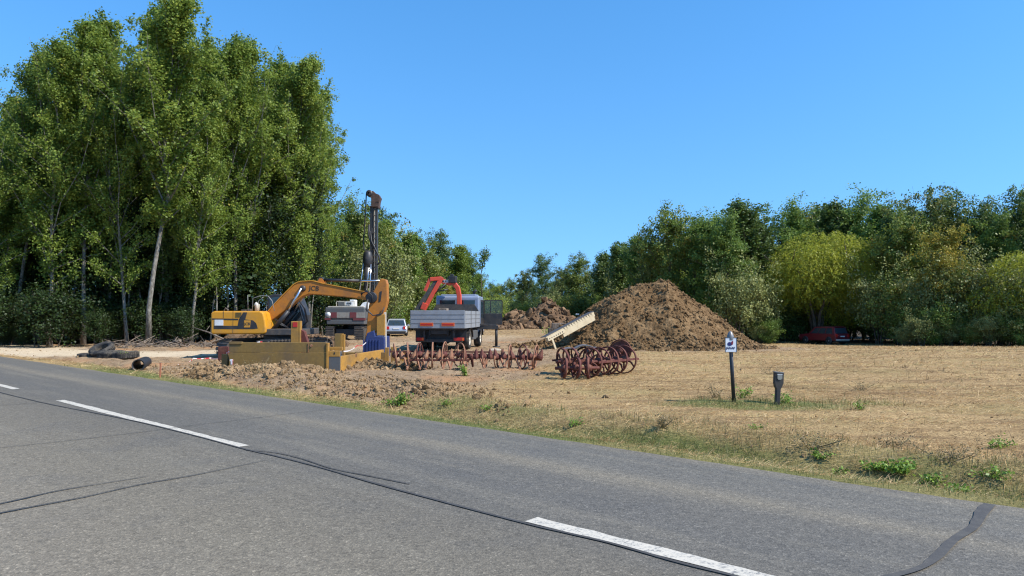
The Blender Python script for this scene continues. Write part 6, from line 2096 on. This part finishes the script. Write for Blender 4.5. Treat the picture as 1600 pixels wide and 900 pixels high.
# ---- old tyres, drain pipe
def tyre(label, c, r, w, rot, seed=0):
    t = thing("old_tyre", label, "tyre", c, 0, "old tyres heaped beside the track")
    M = rot
    o = MB().lathe([(r * .55, -w * .32), (r * .62, -w * .47), (r * .80, -w * .5), (r * .94, -w * .42), (r, -w * .25), (r, w * .25), (r * .94, w * .42), (r * .8, w * .5), (r * .62, w * .47), (r * .55, w * .32), (r * .57, 0), (r * .55, -w * .32)], (0, 0, 0), 'z', 40, True, M)
    o.build("casing", RUBBER, t)
    tr = MB()
    for k in range(36):
        a = 2 * math.pi * k / 36
        q = M @ Matrix.Rotation(a, 4, 'Z')
        tr.box((r - .008, -.028, -w * .36), (r + .018, .028, -w * .02), q).box((r - .008, -.0, w * .02), (r + .018, .056, w * .36), q)
    tr.build("tread", RUBBER, t)


def tp(px, Y, dz=0.0):
    p = gx(px, Y)
    return Vector((p.x, p.y, p.z + dz))


tyre("large tyre leaning on the other old ones, highest of the heap", tp(161, 29.0, .30), .46, .28, Matrix.Rotation(R(30), 4, 'X') @ Matrix.Rotation(R(-6), 4, 'Y'))
tyre("old tyre lying flat in the middle of the row, under the leaning one", tp(177, 28.4, .13), .50, .26, Matrix.Rotation(R(3), 4, 'X'))
tyre("old tyre lying flat at the right end of the row", tp(198, 28.0, .14), .47, .30, Matrix.Rotation(R(-5), 4, 'Y'))
tyre("half buried old tyre at the left end of the row", tp(143, 29.2, .02), .46, .26, Matrix.Rotation(R(4), 4, 'Y'))


def pipe():
    p = on(213, 580)
    t = thing("drain_pipe", "black corrugated drain pipe with its open end facing the road", "pipe", (p.x, p.y + .1, p.z + .17), R(20))
    prof = []
    for k in range(34):
        z = k * .05
        prof += [(.165 if k % 2 else .185, z)]
    prof2 = [(.15, z) for _, z in prof[::-1]]
    MB().lathe([(r, z) for r, z in prof] + prof2 + [prof[0]], (0, 0, 0), 'y', 28, True).build("pipe_wall", HOSE, t)


pipe()


# ---- yellow strut on the big pile, timber block
def strut():
    a = at(853, 531, 35.2); b_ = at(928, 491, 37.6)
    o = Vector((a.x, a.y, gz1(a.x, a.y)))
    t = thing("steel_strut", "pale yellow perforated steel strut leaning up the left flank of the big dirt pile", "strut", o)
    A = a - o; B = b_ - o
    d = (B - A).normalized(); L = (B - A).length
    # frame: x along, y across (towards the camera's left-front), z up-normal
    side = Vector((.35, -.93, 0)); side = (side - d * side.dot(d)).normalized(); up = d.cross(side) if d.cross(side).z > 0 else -d.cross(side)
    M = Matrix((d, side, up)).transposed().to_4x4(); M.translation = A
    MB().box((0, -.02, -.12), (L, .04, .14), M).build("web_plate", CREAMY, t, .01)
    MB().box((0, -.34, .141), (L, .06, .17), M).build("top_flange", STEEL, t, .006)
    MB().box((L * .30, .045, -.30), (L * .97, .085, .08), M).build("side_plate", CREAMY, t, .01)
    MB().box((.0, .045, -.10), (L * .34, .16, .10), M).build("end_box", CREAMY, t, .012)
    h = MB()
    for k in range(7):
        x = .10 + k * L * .042
        h.box((x, .162, -.03), (x + .05, .168, .03), M)
    h.build("holes", BLK, t)
    tb = MB()
    for k in range(12):
        x = L * .36 + k * L * .052
        tb.box((x, .086, .02), (x + L * .022, .10, .15), M)
    tb.build("teeth", CREAMY, t)
    MB().box((L * .06, .1, -.62), (L * .09, .16, -.10), M).build("foot", CREAMY, t, .01)


CREAMY = paint("sun_bleached_yellow", (.52, .42, .26), .6, 0, (.34, .25, .14), .6, 3, .1)
strut()
p = gx(872, 42)
tb = thing("timber_block", "dark timber block behind the foot of the yellow strut", "timber", (p.x, p.y, p.z))
z1, z0 = at(800, 505, 42).z - p.z, at(800, 513, 42).z - p.z
MB().box((-.35, 0, z0), (1.2, .8, z1)).build("upper_beam", WOODM, tb, .02)
MB().box((-.55, -.1, 0), (1.1, .9, z0 - .01)).build("lower_beam", BARK_D, tb, .02)
p = gx(902, 88)
fb = thing("site_board", "tiny white board far behind the yellow strut", "board", (p.x, p.y, p.z))
z = at(800, 491, 88).z - p.z
MB().box((-.2, 0, z - .09), (.22, .04, z + .1)).build("panel", WHT, fb)
MB().box((-.02, .041, 0), (.02, .07, z)).build("post", STEEL, fb)
p = gx(773, 35)
fs = thing("field_stone", "pale flat stone on the ground right of the truck wheel", "stone", (p.x, p.y, p.z + .05))
v, f = ICO2
rng = np.random.default_rng(4)
v = v * rng.uniform(.85, 1.1, (len(v), 1)) * np.array([.32, .2, .1])
fo = link("stone_body", npmesh("stone", v, f, paint("pale_stone", (.5, .42, .32), .9, bump=.2), smooth=False), fs)


# ---- posts at the right
def sign_post():
    p = on(1147, 628)
    Y = p.y
    t = thing("marker_sign", "black marker post with small white sign and pointed grey cap in green weeds", "sign", p)
    q = lambda px, py: (at(px, py, Y).x - p.x, at(px, py, Y).z - p.z)
    xt = q(1141, 540)[0]
    MB().tube([(0, 0, -.1), (xt, 0, q(0, 528)[1])], .036, 14).build("post", POSTB, t)
    ztop = q(0, 517)[1]; zs = q(0, 530)[1]
    MB().lathe([(.072, zs - .01), (.074, zs + .02), (.066, zs + .06), (.045, zs + .12), (.018, ztop - .01), (0, ztop)], (xt + .005, 0, 0), 'z', 20).build("cap", paint("dull_grey_cap", (.20, .20, .20), .4, .3, amount=.3), t)
    x0, z1 = q(1132, 527.8); x1, z0 = q(1149.3, 549.8)
    bd = MB().box((x0, -.062, z0), (x1, -.05, z1)).build("sign_board", WHT2, t, .003)
    ed = MB()
    w = .008
    ed.box((x0 - w, -.066, z0 - w), (x0, -.046, z1 + w)).box((x1, -.066, z0 - w), (x1 + w, -.046, z1 + w)).box((x0, -.066, z1), (x1, -.046, z1 + w)).box((x0, -.066, z0 - w), (x1, -.046, z0))
    ed.build("sign_rim", STEEL, bd)
    cx, cz = q(1140, 536.3)
    # drop shaped mark: dark blue body with a red right blade
    s = (x1 - x0)
    drop = []
    for k in range(22):
        a = math.pi * .30 + k * (2 * math.pi - math.pi * .42) / 21
        drop.append((cx - .02 + s * .20 * math.cos(a), cz - .012 + s * .18 * math.sin(a)))
    drop.append((cx + s * .22, cz + s * .28))
    MB().prism(drop, -.066, -.0625).build("emblem", paint("emblem_blue", (.012, .02, .13), .5, amount=.1), bd)
    MB().prism([(cx + s * .225, cz + s * .285), (cx + s * .06, cz + s * .10), (cx + s * .09, cz - s * .16), (cx + s * .19, cz - s * .12), (cx + s * .235, cz + .01)], -.0685, -.0665).build("emblem_blade", paint("emblem_red", (.20, .02, .05), .5, amount=.1), bd)
    text("lettering", "JANAF", .062, paint("sign_letter_blue", (.01, .015, .09), .5, amount=.1), bd, (cx - .002, -.0635, z0 + .075), ext=.002, bold=.0016, sx=.98)


POSTB = paint("black_plastic_post", (.018, .018, .022), .45, 0, (.06, .05, .045), .4, 8, .1)
WHT2 = paint("white_sign_face", (.74, .76, .80), .4, 0, (.5, .5, .5), .25, 6, 0)
sign_post()


def short_post():
    p = on(1214, 632)
    Y = p.y
    t = thing("short_marker", "short dark marker post with broad head and small grey plate, beside the taller sign post", "marker post", p)
    q = lambda px, py: (at(px, py, Y).x - p.x, at(px, py, Y).z - p.z)
    prof = [q(1209.5, 581), q(1223.8, 582.3), q(1223.3, 598), q(1221.5, 603), q(1218.8, 608), q(1217.5, 633), q(1210.8, 633), q(1211.8, 608), q(1209.8, 603), q(1208.9, 598)]
    prof = prof[::-1]
    b_ = MB().prism(prof, -.05, .05).build("post_body", POSTG, t, .012)
    MB().prism([q(1209.6, 580.2), q(1223.8, 581.8), q(1223.4, 582.9), q(1209.6, 581.4)], -.06, .06).build("cap", paint("dull_grey_cap", (.20, .20, .20), .4, .3, amount=.3), t)
    MB().prism([q(1213, 585), q(1220.6, 585), q(1220.6, 591), q(1218.5, 593), q(1214.5, 593), q(1213, 591)][::-1], -.062, -.051).build("plate", paint("small_grey_plate", (.30, .29, .25), .4, .2, amount=.4), b_, .002)
    MB().prism([q(1213, 584), q(1220.8, 584), q(1220.8, 584.9), q(1213, 584.9)][::-1], -.064, -.05).build("plate_edge", WHT, b_)


POSTG = paint("weathered_dark_post", (.035, .031, .030), .6, 0, (.10, .075, .055), .6, 6, .2)
short_post()


# ---- stakes and barrier tape
def stake(label, px, py, h, mt, ribbon=None):
    p = on(px, py)
    t = thing("survey_stake", label, "stake", p, 0)
    MB().bar((0, 0, -.05), (.01, 0, h), .04, .025).build("peg", mt, t)
    if ribbon:
        rb = MB()
        rb.box((-.03, -.03, h - .06), (.05, .02, h - .005))
        rb.add([(.0, -.03, h - .04), (.05, -.03, h - .04), (.14, -.03, .02), (.09, -.03, 0)], [(0, 1, 2, 3)])
        rb.add([(.0, -.034, h - .04), (.04, -.034, h - .04), (.05, -.034, .03), (.02, -.034, 0)], [(0, 1, 2, 3)])
        rb.build("ribbon", ribbon, t)
    return t


PEG = paint("orange_peg", (.50, .17, .08), .7, 0, (.35, .2, .12), .5, 8, .1)
TAPE = None


def tapemat():
    m, nt, out = newmat("barrier_tape")
    b = N(nt, "ShaderNodeBsdfPrincipled")
    tc = N(nt, "ShaderNodeTexCoord")
    w = N(nt, "ShaderNodeTexWave", i_Scale=1.6); w.bands_direction = 'X'
    nt.links.new(tc.outputs['Object'], w.inputs[0])
    c = ramp(nt, [(.46, (.75, .70, .68)), (.54, (.6, .05, .05))], w.outputs[0])
    nt.links.new(c.outputs[0], b.inputs['Base Color']); b.inputs['Roughness'].default_value = .4
    nt.links.new(b.outputs[0], out.inputs[0])
    return m


TAPE = tapemat()
stake("thin orange stake at the edge of the ditch, right of the black pipe", 250, 590, .40, PEG)
stake("low stake with white ribbon leaning on the trench box's left strut", 361, 583, .42, WHT, TAPE)


def tape(label, pts, w=.05):
    o = Vector(pts[0])
    mb = MB()
    q = [Vector(p) - o for p in pts]
    for i in range(len(q) - 1):
        n = 10
        for k in range(n):
            def P(t):
                v = q[i].lerp(q[i + 1], t); v.z -= .10 * 4 * t * (1 - t) * min(1, (q[i + 1] - q[i]).length / 4)
                return v
            a, b_ = P(k / n), P((k + 1) / n)
            tw = w * (.5 + .5 * abs(math.cos(3 * (k / n) + i)))
            mb.bar(a, b_, .004, tw)
    ob = mb.build("barrier_tape", TAPE, None)
    ob.location = o
    tag(ob, label, "tape")


tape("striped barrier tape rising from the ground to the trench box's long plate", [on(330, 562) + Vector((0, 0, .06)), at(356, 550, 23), at(402, 535, 22.2), at(410, 534, 22.3)])
tape("red and white barrier tape crossing inside the trench box to the bucket", [at(537, 549, 22.1), at(558, 540, 24.3), at(572, 535, 26.5)], .04)
tape("loose end of barrier tape lying on the bare soil left of the trench box", [on(278, 571) + Vector((0, 0, .04)), on(302, 563) + Vector((0, 0, .07)), on(330, 561) + Vector((0, 0, .05))], .04)


# ---- broken wood at the edge of the grove
def debris():
    rnd = random.Random(21)
    mb = MB()
    for k in range(330):
        px = rnd.uniform(150, 520); Y = rnd.uniform(36.5, 42.5) + max(0, (px - 330)) * .012
        p = gx(px, Y)
        L = rnd.uniform(.3, 1.5); a = rnd.uniform(0, 6.28); e = rnd.uniform(-.05, .5)
        d = Vector((math.cos(a) * math.cos(e), math.sin(a) * math.cos(e), math.sin(e)))
        q = Vector((p.x, p.y, p.z + .03)); r = rnd.uniform(.010, .035)
        m1 = q + d * L * .5 + Vector((rnd.uniform(-.08, .08), 0, rnd.uniform(-.02, .1)))
        mb.tube([q, m1, q + d * L], [r, r * .8, r * .4], 5)
    o = mb.build("brushwood", BARK_L, None)
    tag(o, "tangle of broken twigs and roots along the edge of the grove", "brushwood", kind='stuff')
    for (a, b_, Y, r, lab) in (((300, 511), (352, 531), 39.5, .04, "long pale broken branch slanting down behind the excavator tail"),
                               ((262, 545), (282, 532), 38, .06, "pale root stump end beside the track"),
                               ((242, 537), (210, 548), 38, .05, "pale fallen branch lying left of the root stump")):
        A = at(a[0], a[1], Y); B = at(b_[0], b_[1], Y - .6); B.z = max(B.z, gz1(B.x, B.y) - .03)
        A.z = max(A.z, gz1(A.x, A.y) + .08)
        t = thing("fallen_branch", lab, "branch", B)
        mb = MB().tube([(0, 0, 0), (A - B) * .5 + Vector((0, 0, .06)), A - B], [r * 1.2, r, r * .5], 7)
        mb.tube([(A - B) * .6, (A - B) * .6 + Vector((.2, .1, .35))], [r * .6, r * .25], 5)
        mb.build("limb", BARK_L, t)


BARK_L = barkmat("dead_wood", (.08, .06, .045), (.17, .13, .095), (.28, .225, .165))
debris()
